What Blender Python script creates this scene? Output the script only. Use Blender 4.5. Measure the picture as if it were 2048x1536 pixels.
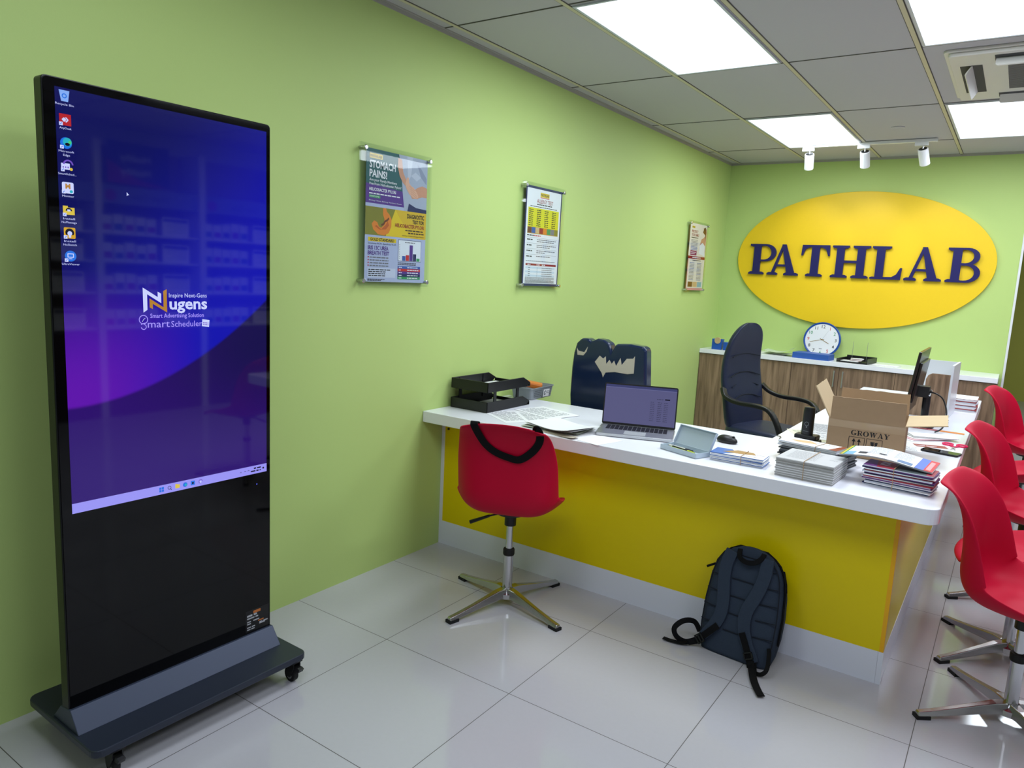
import bpy, bmesh, math, random
from mathutils import Vector, Matrix
random.seed(7)
PI = math.pi
for o in list(bpy.data.objects): bpy.data.objects.remove(o)
scn = bpy.context.scene
COL = scn.collection
# ------------------------------------------------------------------ camera
cam_d = bpy.data.cameras.new('camera'); cam = bpy.data.objects.new('camera', cam_d); COL.objects.link(cam)
cam_d.sensor_width = 36; cam_d.lens = 1456.96 / 2048 * 36; cam_d.clip_start = .02
yw, pt, rl = -0.5993, -0.1507, 0.0505
f_ = Vector((math.sin(yw)*math.cos(pt), math.cos(yw)*math.cos(pt), math.sin(pt)))
r0 = Vector((math.cos(yw), -math.sin(yw), 0)); u0 = r0.cross(f_)
r_ = math.cos(rl)*r0 + math.sin(rl)*u0; u_ = -math.sin(rl)*r0 + math.cos(rl)*u0
cam.matrix_world = Matrix(((r_.x, u_.x, -f_.x, 2.4621), (r_.y, u_.y, -f_.y, 0), (r_.z, u_.z, -f_.z, 1.4828), (0, 0, 0, 1)))
scn.camera = cam
# ------------------------------------------------------------------ world, exposure, main lights
w = bpy.data.worlds.new('world'); scn.world = w; w.use_nodes = True
w.node_tree.nodes['Background'].inputs[0].default_value = (.8, .9, 1, 1)
w.node_tree.nodes['Background'].inputs[1].default_value = .05
scn.view_settings.view_transform = 'Standard'; scn.view_settings.look = 'None'
scn.view_settings.gamma = 1; scn.view_settings.exposure = .12
try: scn.view_settings.use_curve_mapping = False
except Exception: pass
H = 2.638
PANEL_W = 15.0     # watts of each ceiling panel
SPOT_W = 5.0
# panel rectangles (x0, y0) of cells .611 x 1.217
PANELS = [(.694, 2.854), (.694, 5.288), (1.917, 2.854), (1.917, 5.288), (3.139, 2.854), (3.139, 5.288),
          (.694, .42), (1.917, .42), (3.139, .42), (1.917, -2.014), (2.528, 7.722), (3.75, 9.5)]
# ------------------------------------------------------------------ helpers
def lin(c):
    c = c/255
    return c/12.92 if c <= .04045 else ((c+.055)/1.055)**2.4
def rgb(r, g, b): return (lin(r), lin(g), lin(b), 1)
MATS = {}
def mat(name, col, rough=.5, metal=0, spec=.5, emit=None, es=1, noise=0, bump=0, nscale=40, trans=0, ior=1.45, coat=0, alpha=1):
    if name in MATS: return MATS[name]
    m = bpy.data.materials.new(name); m.use_nodes = True; nt = m.node_tree; b = nt.nodes['Principled BSDF']
    c = rgb(*col); b.inputs['Base Color'].default_value = c
    b.inputs['Roughness'].default_value = rough; b.inputs['Metallic'].default_value = metal
    b.inputs['Specular IOR Level'].default_value = spec; b.inputs['IOR'].default_value = ior
    b.inputs['Transmission Weight'].default_value = trans; b.inputs['Coat Weight'].default_value = coat
    b.inputs['Coat Roughness'].default_value = .03
    b.inputs['Alpha'].default_value = alpha
    if emit: b.inputs['Emission Color'].default_value = rgb(*emit); b.inputs['Emission Strength'].default_value = es
    if noise or bump:
        tc = nt.nodes.new('ShaderNodeTexCoord'); n = nt.nodes.new('ShaderNodeTexNoise')
        n.inputs['Scale'].default_value = nscale; n.inputs['Detail'].default_value = 4
        nt.links.new(tc.outputs['Object'], n.inputs['Vector'])
        if noise:
            mx = nt.nodes.new('ShaderNodeMix'); mx.data_type = 'RGBA'
            mx.inputs[6].default_value = tuple(k*(1-noise) for k in c[:3])+(1,); mx.inputs[7].default_value = tuple(min(1, k*(1+noise)) for k in c[:3])+(1,)
            nt.links.new(n.outputs['Fac'], mx.inputs[0]); nt.links.new(mx.outputs[2], b.inputs['Base Color'])
        if bump:
            bp = nt.nodes.new('ShaderNodeBump'); bp.inputs['Strength'].default_value = bump; bp.inputs['Distance'].default_value = .002
            nt.links.new(n.outputs['Fac'], bp.inputs['Height']); nt.links.new(bp.outputs[0], b.inputs['Normal'])
    MATS[name] = m
    return m
def box(bm, a, b, M=None):
    x0, y0, z0 = a; x1, y1, z1 = b
    vs = [Vector(p) for p in ((x0,y0,z0),(x1,y0,z0),(x1,y1,z0),(x0,y1,z0),(x0,y0,z1),(x1,y0,z1),(x1,y1,z1),(x0,y1,z1))]
    if M is not None: vs = [M @ v for v in vs]
    v = [bm.verts.new(p) for p in vs]
    for f in ((3,2,1,0),(4,5,6,7),(0,1,5,4),(1,2,6,5),(2,3,7,6),(3,0,4,7)): bm.faces.new([v[i] for i in f])
def area2(p): return sum(p[i][0]*p[(i+1) % len(p)][1]-p[(i+1) % len(p)][0]*p[i][1] for i in range(len(p)))
def prism(bm, pts, h0, h1, M=None, mi=0):
    """polygon in local xy extruded along z, then transformed by M"""
    if area2(pts) < 0: pts = pts[::-1]
    M = M or Matrix.Identity(4); n = len(pts)
    lo = [bm.verts.new(M @ Vector((x, y, h0))) for x, y in pts]; hi = [bm.verts.new(M @ Vector((x, y, h1))) for x, y in pts]
    fs = [bm.faces.new(lo[::-1]), bm.faces.new(hi)]
    for i in range(n): fs.append(bm.faces.new((lo[i], lo[(i+1) % n], hi[(i+1) % n], hi[i])))
    for f in fs: f.material_index = mi
def frame(o, x, y):
    """matrix whose local x,y are the given directions, z their cross product"""
    x = Vector(x).normalized(); y = Vector(y).normalized(); z = x.cross(y)
    return Matrix(((x.x, y.x, z.x, o[0]), (x.y, y.y, z.y, o[1]), (x.z, y.z, z.z, o[2]), (0, 0, 0, 1)))
def loft(bm, rings, caps=True, closed=True):
    R = [[bm.verts.new(p) for p in r] for r in rings]; n = len(R[0])
    for a, b in zip(R, R[1:]):
        for i in range(n if closed else n-1): bm.faces.new((a[i], a[(i+1) % n], b[(i+1) % n], b[i]))
    if caps and closed: bm.faces.new(R[0][::-1]); bm.faces.new(R[-1])
def tube(bm, pts, r, n=10):
    pts = [Vector(p) for p in pts]; rings = []; prev = None
    rr = r if isinstance(r, (list, tuple)) else [r]*len(pts)
    for i, p in enumerate(pts):
        t = (pts[min(i+1, len(pts)-1)]-pts[max(i-1, 0)]).normalized()
        if prev is None: a = t.cross(Vector((0, 0, 1)) if abs(t.z) < .9 else Vector((1, 0, 0))).normalized()
        else: a = (prev - t*prev.dot(t)).normalized()
        prev = a; b = t.cross(a)
        rings.append([p + (a*math.cos(k*2*PI/n)+b*math.sin(k*2*PI/n))*rr[i] for k in range(n)])
    loft(bm, rings)
def ribbon(bm, pts, side, w, t):
    """flat strap through pts; side = width direction (one or per point)"""
    pts = [Vector(p) for p in pts]; rings = []
    for i, p in enumerate(pts):
        T = (pts[min(i+1, len(pts)-1)]-pts[max(i-1, 0)]).normalized()
        s = Vector(side[i] if isinstance(side, list) else side); s = (s-T*s.dot(T)).normalized(); n = T.cross(s)
        ww = w[i] if isinstance(w, list) else w
        rings.append([p+s*ww/2+n*t/2, p-s*ww/2+n*t/2, p-s*ww/2-n*t/2, p+s*ww/2-n*t/2])
    loft(bm, rings)
def lathe(bm, prof, c=(0,0,0), n=24, M=None):
    M = M or Matrix.Identity(4); c = Vector(c)
    loft(bm, [[M @ (c+Vector((r*math.cos(k*2*PI/n), r*math.sin(k*2*PI/n), z))) for k in range(n)] for r, z in prof])
def smooth_path(P, k=6):
    P = [Vector(p) for p in P]; out = []
    for i in range(len(P)-1):
        p0, p1, p2, p3 = P[max(i-1, 0)], P[i], P[i+1], P[min(i+2, len(P)-1)]
        for j in range(k):
            t = j/k
            out.append(.5*((2*p1)+(p2-p0)*t+(2*p0-5*p1+4*p2-p3)*t*t+(3*p1-p0-3*p2+p3)*t**3))
    out.append(P[-1]); return out
def rrect(x0, y0, x1, y1, r, n=5):
    out = []
    for cx, cy, a in ((x1-r, y1-r, 0), (x0+r, y1-r, 90), (x0+r, y0+r, 180), (x1-r, y0+r, 270)):
        for k in range(n+1):
            t = math.radians(a+90*k/n); out.append((cx+r*math.cos(t), cy+r*math.sin(t)))
    return out
def obj(name, bm, mats, parent=None, smooth=False, bevel=0, subsurf=0, solid=0, keepn=False):
    if not keepn: bmesh.ops.recalc_face_normals(bm, faces=bm.faces)
    me = bpy.data.meshes.new(name); bm.to_mesh(me); bm.free()
    for m in (mats if isinstance(mats, list) else [mats]): me.materials.append(m)
    o = bpy.data.objects.new(name, me); COL.objects.link(o)
    if parent: o.parent = parent
    if smooth:
        for p in me.polygons: p.use_smooth = True
    if solid: s = o.modifiers.new('s', 'SOLIDIFY'); s.thickness = solid; s.offset = 0
    if bevel: b = o.modifiers.new('b', 'BEVEL'); b.width = bevel; b.segments = 2; b.limit_method = 'ANGLE'; b.angle_limit = .6
    if subsurf: s = o.modifiers.new('u', 'SUBSURF'); s.levels = subsurf; s.render_levels = subsurf
    return o
def tag(o, label, cat, group=None, kind=None):
    o['label'] = label; o['category'] = cat
    if group: o['group'] = group
    if kind: o['kind'] = kind
    return o
def thing(name, label, cat, loc=(0,0,0), rz=0, group=None, rot=None):
    o = bpy.data.objects.new(name, None); COL.objects.link(o); o.empty_display_size = .05
    o.location = loc; o.rotation_euler = rot or (0, 0, rz)
    return tag(o, label, cat, group)
def struct(name, bm, m, parent=None, **k):
    o = obj(name, bm, m, parent, **k); o['kind'] = 'structure'; return o
def copy_tree(o, parent=None):
    c = o.copy(); COL.objects.link(c); c.parent = parent
    for ch in [x for x in COL.objects if x.parent == o]: copy_tree(ch, c)
    return c
def NB(): return bmesh.new()
def bxo(name, a, b, m, parent=None, **k):
    bm = NB(); box(bm, a, b); return obj(name, bm, m, parent, **k)
# ---- flat printing: polygons and lettering on one plane, gathered into one mesh
_tc = {}
def glyphs(s, bold):
    key = (s, bold)
    if key in _tc: return _tc[key]
    cu = bpy.data.curves.new('t', 'FONT'); cu.body = s; cu.size = 1; cu.resolution_u = 2
    if bold: cu.offset = bold
    o = bpy.data.objects.new('t', cu); COL.objects.link(o)
    dg = bpy.context.evaluated_depsgraph_get(); dg.update()
    me = bpy.data.meshes.new_from_object(o.evaluated_get(dg))
    r = ([(v.co.x, v.co.y) for v in me.vertices], [list(p.vertices) for p in me.polygons])
    bpy.data.objects.remove(o); bpy.data.curves.remove(cu); bpy.data.meshes.remove(me)
    _tc[key] = r; return r
CAP = max(y for x, y in glyphs('H', 0)[0])
class Sheet:
    def __init__(s, o, x, y, step=.00035): s.M = frame(o, x, y); s.bm = NB(); s.mats = []; s.step = step
    def mi(s, m):
        if m not in s.mats: s.mats.append(m)
        return s.mats.index(m)
    def poly(s, pts, m, L=0):
        if area2(pts) < 0: pts = pts[::-1]
        f = s.bm.faces.new([s.bm.verts.new(s.M @ Vector((x, y, L*s.step))) for x, y in pts]); f.material_index = s.mi(m)
    def rect(s, x0, y0, x1, y1, m, L=0): s.poly([(x0, y0), (x1, y0), (x1, y1), (x0, y1)], m, L)
    def disc(s, x, y, r, m, L=0, ry=None, n=28, a0=0, a1=2*PI):
        ry = ry or r; k = n if a1-a0 > 6.2 else n+1
        s.poly([(x+r*math.cos(a0+(a1-a0)*i/n), y+ry*math.sin(a0+(a1-a0)*i/n)) for i in range(k)], m, L)
    def line(s, pts, w, m, L=0):
        for (a, b), (c, d) in zip(pts, pts[1:]):
            l = math.hypot(c-a, d-b) or 1; nx, ny = -(d-b)/l*w/2, (c-a)/l*w/2
            s.poly([(a+nx, b+ny), (c+nx, d+ny), (c-nx, d-ny), (a-nx, b-ny)], m, L)
    def ring(s, x, y, r, w, m, L=0, n=28, a0=0, a1=2*PI):
        s.line([(x+r*math.cos(a0+(a1-a0)*i/n), y+r*math.sin(a0+(a1-a0)*i/n)) for i in range(n+1)], w, m, L)
    def text(s, t, x, y, h, m, L=2, align='l', w=None, bold=0, rot=0):
        V, F = glyphs(t, bold)
        if not V: return
        k = h/CAP; x0 = min(v[0] for v in V); x1 = max(v[0] for v in V); kx = k if w is None else w/(x1-x0)
        W = (x1-x0)*kx; off = {'l': 0, 'c': -W/2, 'r': -W}[align]; c, n_ = math.cos(rot), math.sin(rot)
        P = [((vx-x0)*kx+off, vy*k) for vx, vy in V]
        vs = [s.bm.verts.new(s.M @ Vector((x+a*c-b*n_, y+a*n_+b*c, L*s.step))) for a, b in P]; i = s.mi(m)
        for f in F:
            try: q = s.bm.faces.new([vs[j] for j in f]); q.material_index = i
            except ValueError: pass
    def dashes(s, x, y, w, h, m, L=2, seed=0):
        """a line too small to read: word-long strokes"""
        rn = random.Random(seed*977+int(x*1e4)+int(y*1e4)); a = x
        while a < x+w-h:
            l = min(rn.uniform(2, 6)*h, x+w-a); s.rect(a, y, a+l, y+h, m, L); a += l+h*.8
    def build(s, name, parent=None):
        me = bpy.data.meshes.new(name); s.bm.to_mesh(me); s.bm.free()
        for m in s.mats: me.materials.append(m)
        o = bpy.data.objects.new(name, me); COL.objects.link(o); o.parent = parent
        return o
# serif capitals, cap height 1; each a list of polygons
def arc(cx, cy, rx, ry, a0, a1, n=12): return [(cx+rx*math.cos(math.radians(a0+(a1-a0)*i/n)), cy+ry*math.sin(math.radians(a0+(a1-a0)*i/n))) for i in range(n+1)]
def serif(x0, x1, y, up=True):
    d = .055; y2 = y-d if up else y+d
    xm0, xm1 = x0+.07, x1-.07; y3 = y-d-.035 if up else y+d+.035
    return [(x0, y), (x1, y), (x1, y2), (xm1, y3), (xm0, y3), (x0, y2)]
def bowl(x, yb, yt, ox, ix, th):
    cy = (yb+yt)/2; ry = (yt-yb)/2
    return [(x-.02, yt)] + arc(x+ox*.35, cy, ox*.65, ry, 90, -90) + [(x-.02, yb), (x-.02, yb+th)] + arc(x+ox*.25, cy, ix*.75, ry-th, -90, 90) + [(x-.02, yt-th)]
SER = {
 'P': (.86, [[(.13,0),(.36,0),(.36,1),(.13,1)], serif(0,.5,0,False), serif(0,.4,1), bowl(.34,.43,1,.52,.31,.06)]),
 'R': (.95, [[(.13,0),(.36,0),(.36,1),(.13,1)], serif(0,.48,0,False), serif(0,.4,1), bowl(.34,.46,1,.5,.29,.06), [(.4,.5),(.62,.5),(.92,.06),(.95,0),(.7,0)]]),
 'A': (.97, [[(.42,1),(.55,1),(.9,.03),(.64,.03)], [(.44,1),(.52,1),(.22,.03),(.12,.03)], [(.24,.28),(.7,.28),(.67,.35),(.27,.35)], serif(0,.34,0,False), serif(.54,1.0,0,False)]),
 'T': (.86, [[(.31,0),(.55,0),(.55,1),(.31,1)], serif(.18,.68,0,False), [(.02,1),(.84,1),(.86,.66),(.81,.66),(.74,.86),(.6,.93),(.26,.93),(.12,.86),(.05,.66),(0,.66)]]),
 'H': (1.09, [[(.13,0),(.36,0),(.36,1),(.13,1)], [(.73,0),(.96,0),(.96,1),(.73,1)], [(.3,.46),(.8,.46),(.8,.54),(.3,.54)], serif(0,.49,0,False), serif(0,.49,1), serif(.6,1.09,0,False), serif(.6,1.09,1)]),
 'L': (.86, [[(.13,0),(.36,0),(.36,1),(.13,1)], serif(0,.52,1), [(0,0),(.84,0),(.86,.36),(.81,.36),(.72,.16),(.6,.08),(.3,.07),(.06,.07),(0,.055)]]),
 'B': (.86, [[(.13,0),(.36,0),(.36,1),(.13,1)], serif(0,.4,1), serif(0,.4,0,False), bowl(.34,.5,1,.47,.27,.06), bowl(.34,0,.55,.52,.32,.06)]),
 'G': (.98, [arc(.52,.5,.5,.52,42,330,20)+arc(.54,.5,.27,.44,325,48,20)[0:21], [(.66,.1),(.9,.06),(.9,.42),(.66,.42)], [(.52,.37),(1,.37),(1,.44),(.52,.44)]]),
 'O': (1.0, [arc(.5,.5,.5,.52,0,180,14)+arc(.5,.5,.25,.45,180,0,14), arc(.5,.5,.5,.52,180,360,14)+arc(.5,.5,.25,.45,360,180,14)]),
 'W': (1.3, [[(.1,.97),(.35,.97),(.52,.2),(.44,0),(.36,0)], [(.44,0),(.36,.1),(.6,.97),(.66,.97)], [(.54,.97),(.8,.97),(.96,.2),(.88,0),(.8,0)], [(.88,0),(.82,.1),(1.1,.97),(1.18,.97)], serif(0,.46,1), serif(.5,.86,1), serif(1,1.3,1)]),
 'Y': (.96, [[(.1,.97),(.35,.97),(.6,.48),(.6,.4),(.38,.4)], [(.5,.46),(.58,.42),(.86,.97),(.78,.97)], [(.37,0),(.6,0),(.6,.46),(.37,.46)], serif(0,.46,1), serif(.66,.96,1), serif(.24,.73,0,False)]),
}
# ------------------------------------------------------------------ materials
WALL = mat('wall_green', (187, 211, 128), .55, spec=.3, bump=.08, nscale=220, noise=.015)
WALLN = mat('wall_pale', (200, 198, 200), .6)
WALLD = mat('wall_olive', (186, 184, 84), .6, spec=.3, bump=.08, nscale=200)
CEIL = mat('ceiling_board', (190, 187, 190), .8, spec=.2, bump=.1, nscale=300)
TBAR = mat('ceiling_grid', (204, 196, 168), .45, spec=.3); TGAP = mat('ceiling_gap', (84, 82, 74), .8)  # beige of the bars includes colour reflected from the walls
WHITE = mat('white_laminate', (244, 244, 252), .18, spec=.5); WHITEK = mat('white_kickboard', (226, 228, 240), .3); WHITEM = mat('white_matt', (225, 225, 228), .5)
YEL = mat('yellow_laminate', (230, 206, 4), .32, spec=.3, noise=.01); YELB = mat('yellow_board', (240, 200, 24), .45, noise=.02, nscale=60); YELE = mat('yellow_edge', (240, 176, 0), .35)
NAVYL = mat('navy_letter', (26, 22, 90), .35)
BLACK = mat('black_plastic', (22, 22, 24), .4); BLACKG = mat('black_gloss', (3, 3, 4), .04, spec=.35); RUB = mat('black_rubber', (14, 14, 15), .7)
SLATE = mat('slate_metal', (46, 52, 66), .38, metal=.3, spec=.5)
RED = mat('red_shell', (192, 6, 48), .5, spec=.18)
CHROME = mat('chrome', (200, 200, 202), .16, metal=1); ALU = mat('polished_aluminium', (185, 184, 182), .25, metal=1)
NAVY = mat('navy_leather', (26, 34, 62), .42, spec=.5, bump=.15, nscale=260)
CARD = mat('cardboard', (163, 135, 104), .8, noise=.05, nscale=30); CARDL = mat('cardboard_inside', (196, 172, 136), .8, noise=.04, nscale=30)
PAPER = mat('paper', (238, 238, 240), .6); PRINT = mat('print_grey', (120, 122, 130), .7); INK = mat('ink', (25, 24, 26), .6)
GLASS = mat('acrylic', (250, 255, 252), .02, trans=1, ior=1.45)
def acrylic():
    m = bpy.data.materials.new('thin_acrylic'); m.use_nodes = True; nt = m.node_tree; nt.nodes.clear(); N = nt.nodes.new
    o = N('ShaderNodeOutputMaterial'); mx = N('ShaderNodeMixShader'); fr = N('ShaderNodeFresnel'); tr = N('ShaderNodeBsdfTransparent'); gl = N('ShaderNodeBsdfGlossy')
    fr.inputs[0].default_value = 1.38; ge = N('ShaderNodeNewGeometry'); iv_ = N('ShaderNodeMath'); iv_.operation = 'SUBTRACT'; iv_.inputs[0].default_value = 1; mu = N('ShaderNodeMath'); mu.operation = 'MULTIPLY'
    nt.links.new(ge.outputs['Backfacing'], iv_.inputs[1]); nt.links.new(iv_.outputs[0], mu.inputs[0]); nt.links.new(fr.outputs[0], mu.inputs[1]); tr.inputs[0].default_value = (.955, .97, .96, 1); gl.inputs['Roughness'].default_value = .015
    nt.links.new(mu.outputs[0], mx.inputs[0]); nt.links.new(tr.outputs[0], mx.inputs[1]); nt.links.new(gl.outputs[0], mx.inputs[2]); nt.links.new(mx.outputs[0], o.inputs[0])
    return m
GLASS = acrylic()
FAB = mat('backpack_fabric', (52, 62, 78), .85, spec=.2, bump=.5, nscale=500, noise=.18); WEB = mat('black_webbing', (14, 14, 16), .8, spec=.2, bump=.3, nscale=600)
SEAM = mat('dark_seam', (20, 26, 38), .9)
BLUE = mat('blue_plastic', (28, 84, 176), .35); BLUEB = mat('blue_card', (50, 92, 176), .5)
GREYP = mat('grey_plastic', (140, 146, 152), .4); PALEB = mat('pale_blue_plastic', (184, 198, 210), .35)
SILVER = mat('silver', (188, 190, 194), .3, metal=.8)
def floor_mat():
    m = bpy.data.materials.new('floor_tile'); m.use_nodes = True; nt = m.node_tree; b = nt.nodes['Principled BSDF']; N = nt.nodes.new; Lk = nt.links.new
    tc = N('ShaderNodeTexCoord'); sp = N('ShaderNodeSeparateXYZ'); Lk(tc.outputs['Object'], sp.inputs[0])
    def ma(op, a, c=None):
        n = N('ShaderNodeMath'); n.operation = op
        for i, v in enumerate((a, c)):
            if v is None: continue
            if isinstance(v, (int, float)): n.inputs[i].default_value = v
            else: Lk(v, n.inputs[i])
        return n.outputs[0]
    g = []
    for ax, o0 in (('X', .5395), ('Y', 2.0121)):
        t = ma('FRACT', ma('ADD', ma('DIVIDE', ma('SUBTRACT', sp.outputs[ax], o0), .6025), 100.5))
        g.append(ma('LESS_THAN', ma('ABSOLUTE', ma('SUBTRACT', t, .5)), .0022))
    gm = ma('MAXIMUM', g[0], g[1])
    n = N('ShaderNodeTexNoise'); n.inputs['Scale'].default_value = 1.3; Lk(tc.outputs['Object'], n.inputs['Vector'])
    n2 = N('ShaderNodeTexNoise'); n2.inputs['Scale'].default_value = 60; Lk(tc.outputs['Object'], n2.inputs['Vector'])
    mx = N('ShaderNodeMix'); mx.data_type = 'RGBA'; mx.inputs[6].default_value = rgb(182, 180, 186); mx.inputs[7].default_value = rgb(192, 190, 196)
    Lk(ma('ADD', ma('MULTIPLY', n.outputs[0], .7), ma('MULTIPLY', n2.outputs[0], .3)), mx.inputs[0])
    m2 = N('ShaderNodeMix'); m2.data_type = 'RGBA'; Lk(gm, m2.inputs[0]); Lk(mx.outputs[2], m2.inputs[6]); m2.inputs[7].default_value = rgb(84, 80, 78)
    Lk(m2.outputs[2], b.inputs['Base Color'])
    Lk(ma('ADD', ma('MULTIPLY', gm, .5), .09), b.inputs['Roughness']); b.inputs['Specular IOR Level'].default_value = .6
    bp = N('ShaderNodeBump'); bp.inputs['Strength'].default_value = .02; bp.inputs['Distance'].default_value = .002
    n3 = N('ShaderNodeTexNoise'); n3.inputs['Scale'].default_value = 9; Lk(tc.outputs['Object'], n3.inputs['Vector']); Lk(n3.outputs[0], bp.inputs['Height']); Lk(bp.outputs[0], b.inputs['Normal'])
    return m
def wood_mat(name, c1, c2, sc=(14, 14, 1.0)):
    m = bpy.data.materials.new(name); m.use_nodes = True; nt = m.node_tree; b = nt.nodes['Principled BSDF']; N = nt.nodes.new; Lk = nt.links.new
    tc = N('ShaderNodeTexCoord'); mp = N('ShaderNodeMapping'); mp.inputs['Scale'].default_value = sc; Lk(tc.outputs['Object'], mp.inputs[0])
    n = N('ShaderNodeTexNoise'); n.inputs['Scale'].default_value = 2.6; n.inputs['Detail'].default_value = 7; n.inputs['Distortion'].default_value = .5; Lk(mp.outputs[0], n.inputs[0])
    cr = N('ShaderNodeValToRGB'); cr.color_ramp.elements[0].position = .32; cr.color_ramp.elements[0].color = rgb(*c1); cr.color_ramp.elements[1].position = .68; cr.color_ramp.elements[1].color = rgb(*c2)
    Lk(n.outputs[0], cr.inputs[0]); Lk(cr.outputs[0], b.inputs['Base Color']); b.inputs['Roughness'].default_value = .45
    return m
WOOD = wood_mat('walnut_laminate', (104, 82, 64), (156, 128, 104))
# ------------------------------------------------------------------ the room
XR, YF, YB, YE = 5.35, -3.0, 7.185, 12.95
bm = NB(); box(bm, (-.1, YF-.1, -.1), (XR+.1, YE+.1, 0)); struct('floor', bm, floor_mat())
bm = NB(); box(bm, (-.1, YF-.1, H), (XR+.1, YE+.1, H+.1)); struct('ceiling', bm, CEIL)
bm = NB(); box(bm, (-.1, YF-.1, 0), (0, YE+.1, H)); struct('wall_left', bm, WALL)
bm = NB(); box(bm, (XR, YF, 0), (XR+.1, YE, H)); struct('wall_right', bm, WALLN)
bm = NB(); box(bm, (0, YF-.1, 0), (XR, YF, H)); struct('wall_front', bm, WALLN)
bm = NB(); box(bm, (0, YB, 0), (2.42, YB+.12, H)); struct('wall_back', bm, WALL)
bm = NB(); box(bm, (0, YE, 0), (XR, YE+.1, H)); struct('wall_far', bm, WALLD)
bm = NB(); box(bm, (2.42, YB-.006, 0), (2.436, YB+.126, H)); struct('trim_1', bm, WHITEM)
# ceiling grid: main bars along the left wall, thin joints across
bm = NB(); bx = [.083+.6113*i for i in range(9)]; by = [2.854+1.217*i for i in range(-4, 8)]
for x in bx: box(bm, (x-.010, YF, H-.004), (x+.010, YE, H+.002))
struct('trim_2', bm, TBAR)
bm = NB()
for y in by: box(bm, (.016, y-.004, H-.0025), (XR-.016, y+.004, H+.002))
for x in bx:
    for s in (-1, 1): box(bm, (x+s*.012-.0016, YF, H-.0025), (x+s*.012+.0016, YE, H+.002))
struct('trim_3', bm, TGAP)
bm = NB()
for a, b in (((0, YF, H-.02), (.004, YB, H)), ((0, YB-.004, H-.02), (2.42, YB, H))): box(bm, a, b)
for a, b in (((0, YF, H-.004), (.016, YB, H)), ((0, YB-.016, H-.004), (2.42, YB, H))): box(bm, a, b)
struct('trim_4', bm, mat('wall_angle', (170, 168, 158), .5))
# ceiling light panels
DIFF = mat('light_diffuser', (240, 245, 255), .5, emit=(236, 244, 255), es=1.15)
FRM = mat('panel_frame', (200, 205, 212), .4)
lights = [('large bright ceiling light panel nearest the left wall, closest to the camera', ), ('bright ceiling light panel just above the white spotlight track',), ('bright ceiling light panel cut off by the top right corner of the picture',), ('bright ceiling light panel beyond the air conditioner cassette',)]
for i, (x, y) in enumerate(PANELS):
    lab = lights[i][0] if i < 4 else 'flat ceiling light panel outside the picture, lighting the room'
    t = thing('ceiling_light', lab, 'light', (x+.3057, y+.6085, H), 0, 'ceiling light panels' if i < 4 else 'ceiling light panels behind the camera')
    a, b = .286, .588
    bm = NB()
    for p, q in (((-a, -b, -.008), (a, -b+.012, 0)), ((-a, b-.012, -.008), (a, b, 0)), ((-a, -b+.012, -.008), (-a+.012, b-.012, 0)), ((a-.012, -b+.012, -.008), (a, b-.012, 0))): box(bm, p, q)
    obj('frame', bm, FRM, t)
    bxo('diffuser', (-a+.012, -b+.012, -.006), (a-.012, b-.012, 0), DIFF, t)
    L = bpy.data.lights.new('panel_lamp', 'AREA'); L.shape = 'RECTANGLE'; L.size = .54; L.size_y = 1.14; L.energy = PANEL_W*(.62 if y < 1 else 1.25); L.color = (.83, .915, 1)
    lo = bpy.data.objects.new('panel_lamp', L); COL.objects.link(lo); lo.parent = t; lo.location = (0, 0, -.012)
# air conditioner cassette
t = thing('ceiling_air_conditioner', 'square white air conditioner cassette with open louvres set in the ceiling', 'air conditioner', (2.5, 4.66, H))
ACM = mat('ac_white', (214, 212, 205), .45); ACD = mat('ac_grille', (120, 119, 120), .6)
bm = NB(); S = .49; I = .29
M4 = Matrix.Identity(4)
prism(bm, rrect(-S, -S, S, S, .03), -.012, 0); prism(bm, rrect(-S+.02, -S+.02, S-.02, S-.02, .02), -.03, -.012); obj('face_panel', bm, ACM, t, bevel=.004)
bm = NB(); box(bm, (-.27, -.27, -.034), (.27, .27, -.03)); obj('intake_grille', bm, ACM, t)
bm = NB()
for k in range(24): box(bm, (-.23, -.24+k*.02, -.037), (.23, -.232+k*.02, -.033))
obj('grille_slats', bm, ACD, t)
for k in range(4):
    R = Matrix.Rotation(k*PI/2, 4, 'Z')
    bm = NB(); box(bm, (-.43, -.28, -.0315), (-.335, .28, -.0295), R); ob = obj('air_slot', bm, mat('ac_slot', (60, 60, 62), .7), t)
    bm = NB(); Q = R @ Matrix.Translation((-.385, 0, -.04)) @ Matrix.Rotation(math.radians(-58), 4, 'Y'); prism(bm, rrect(-.036, -.275, .036, .275, .012), -.003, .003, Q); obj('louvre', bm, ACM, t)
bm = NB(); lathe(bm, [(.045, 0), (.045, -.004), (.04, -.007), (.001, -.008)]); o = obj('ceiling_disc', bm, CEIL, smooth=False); o.location = (1.6, 5.93, H); tag(o, 'small round cover plate on the ceiling tile between the light panels', 'ceiling cover')
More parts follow.
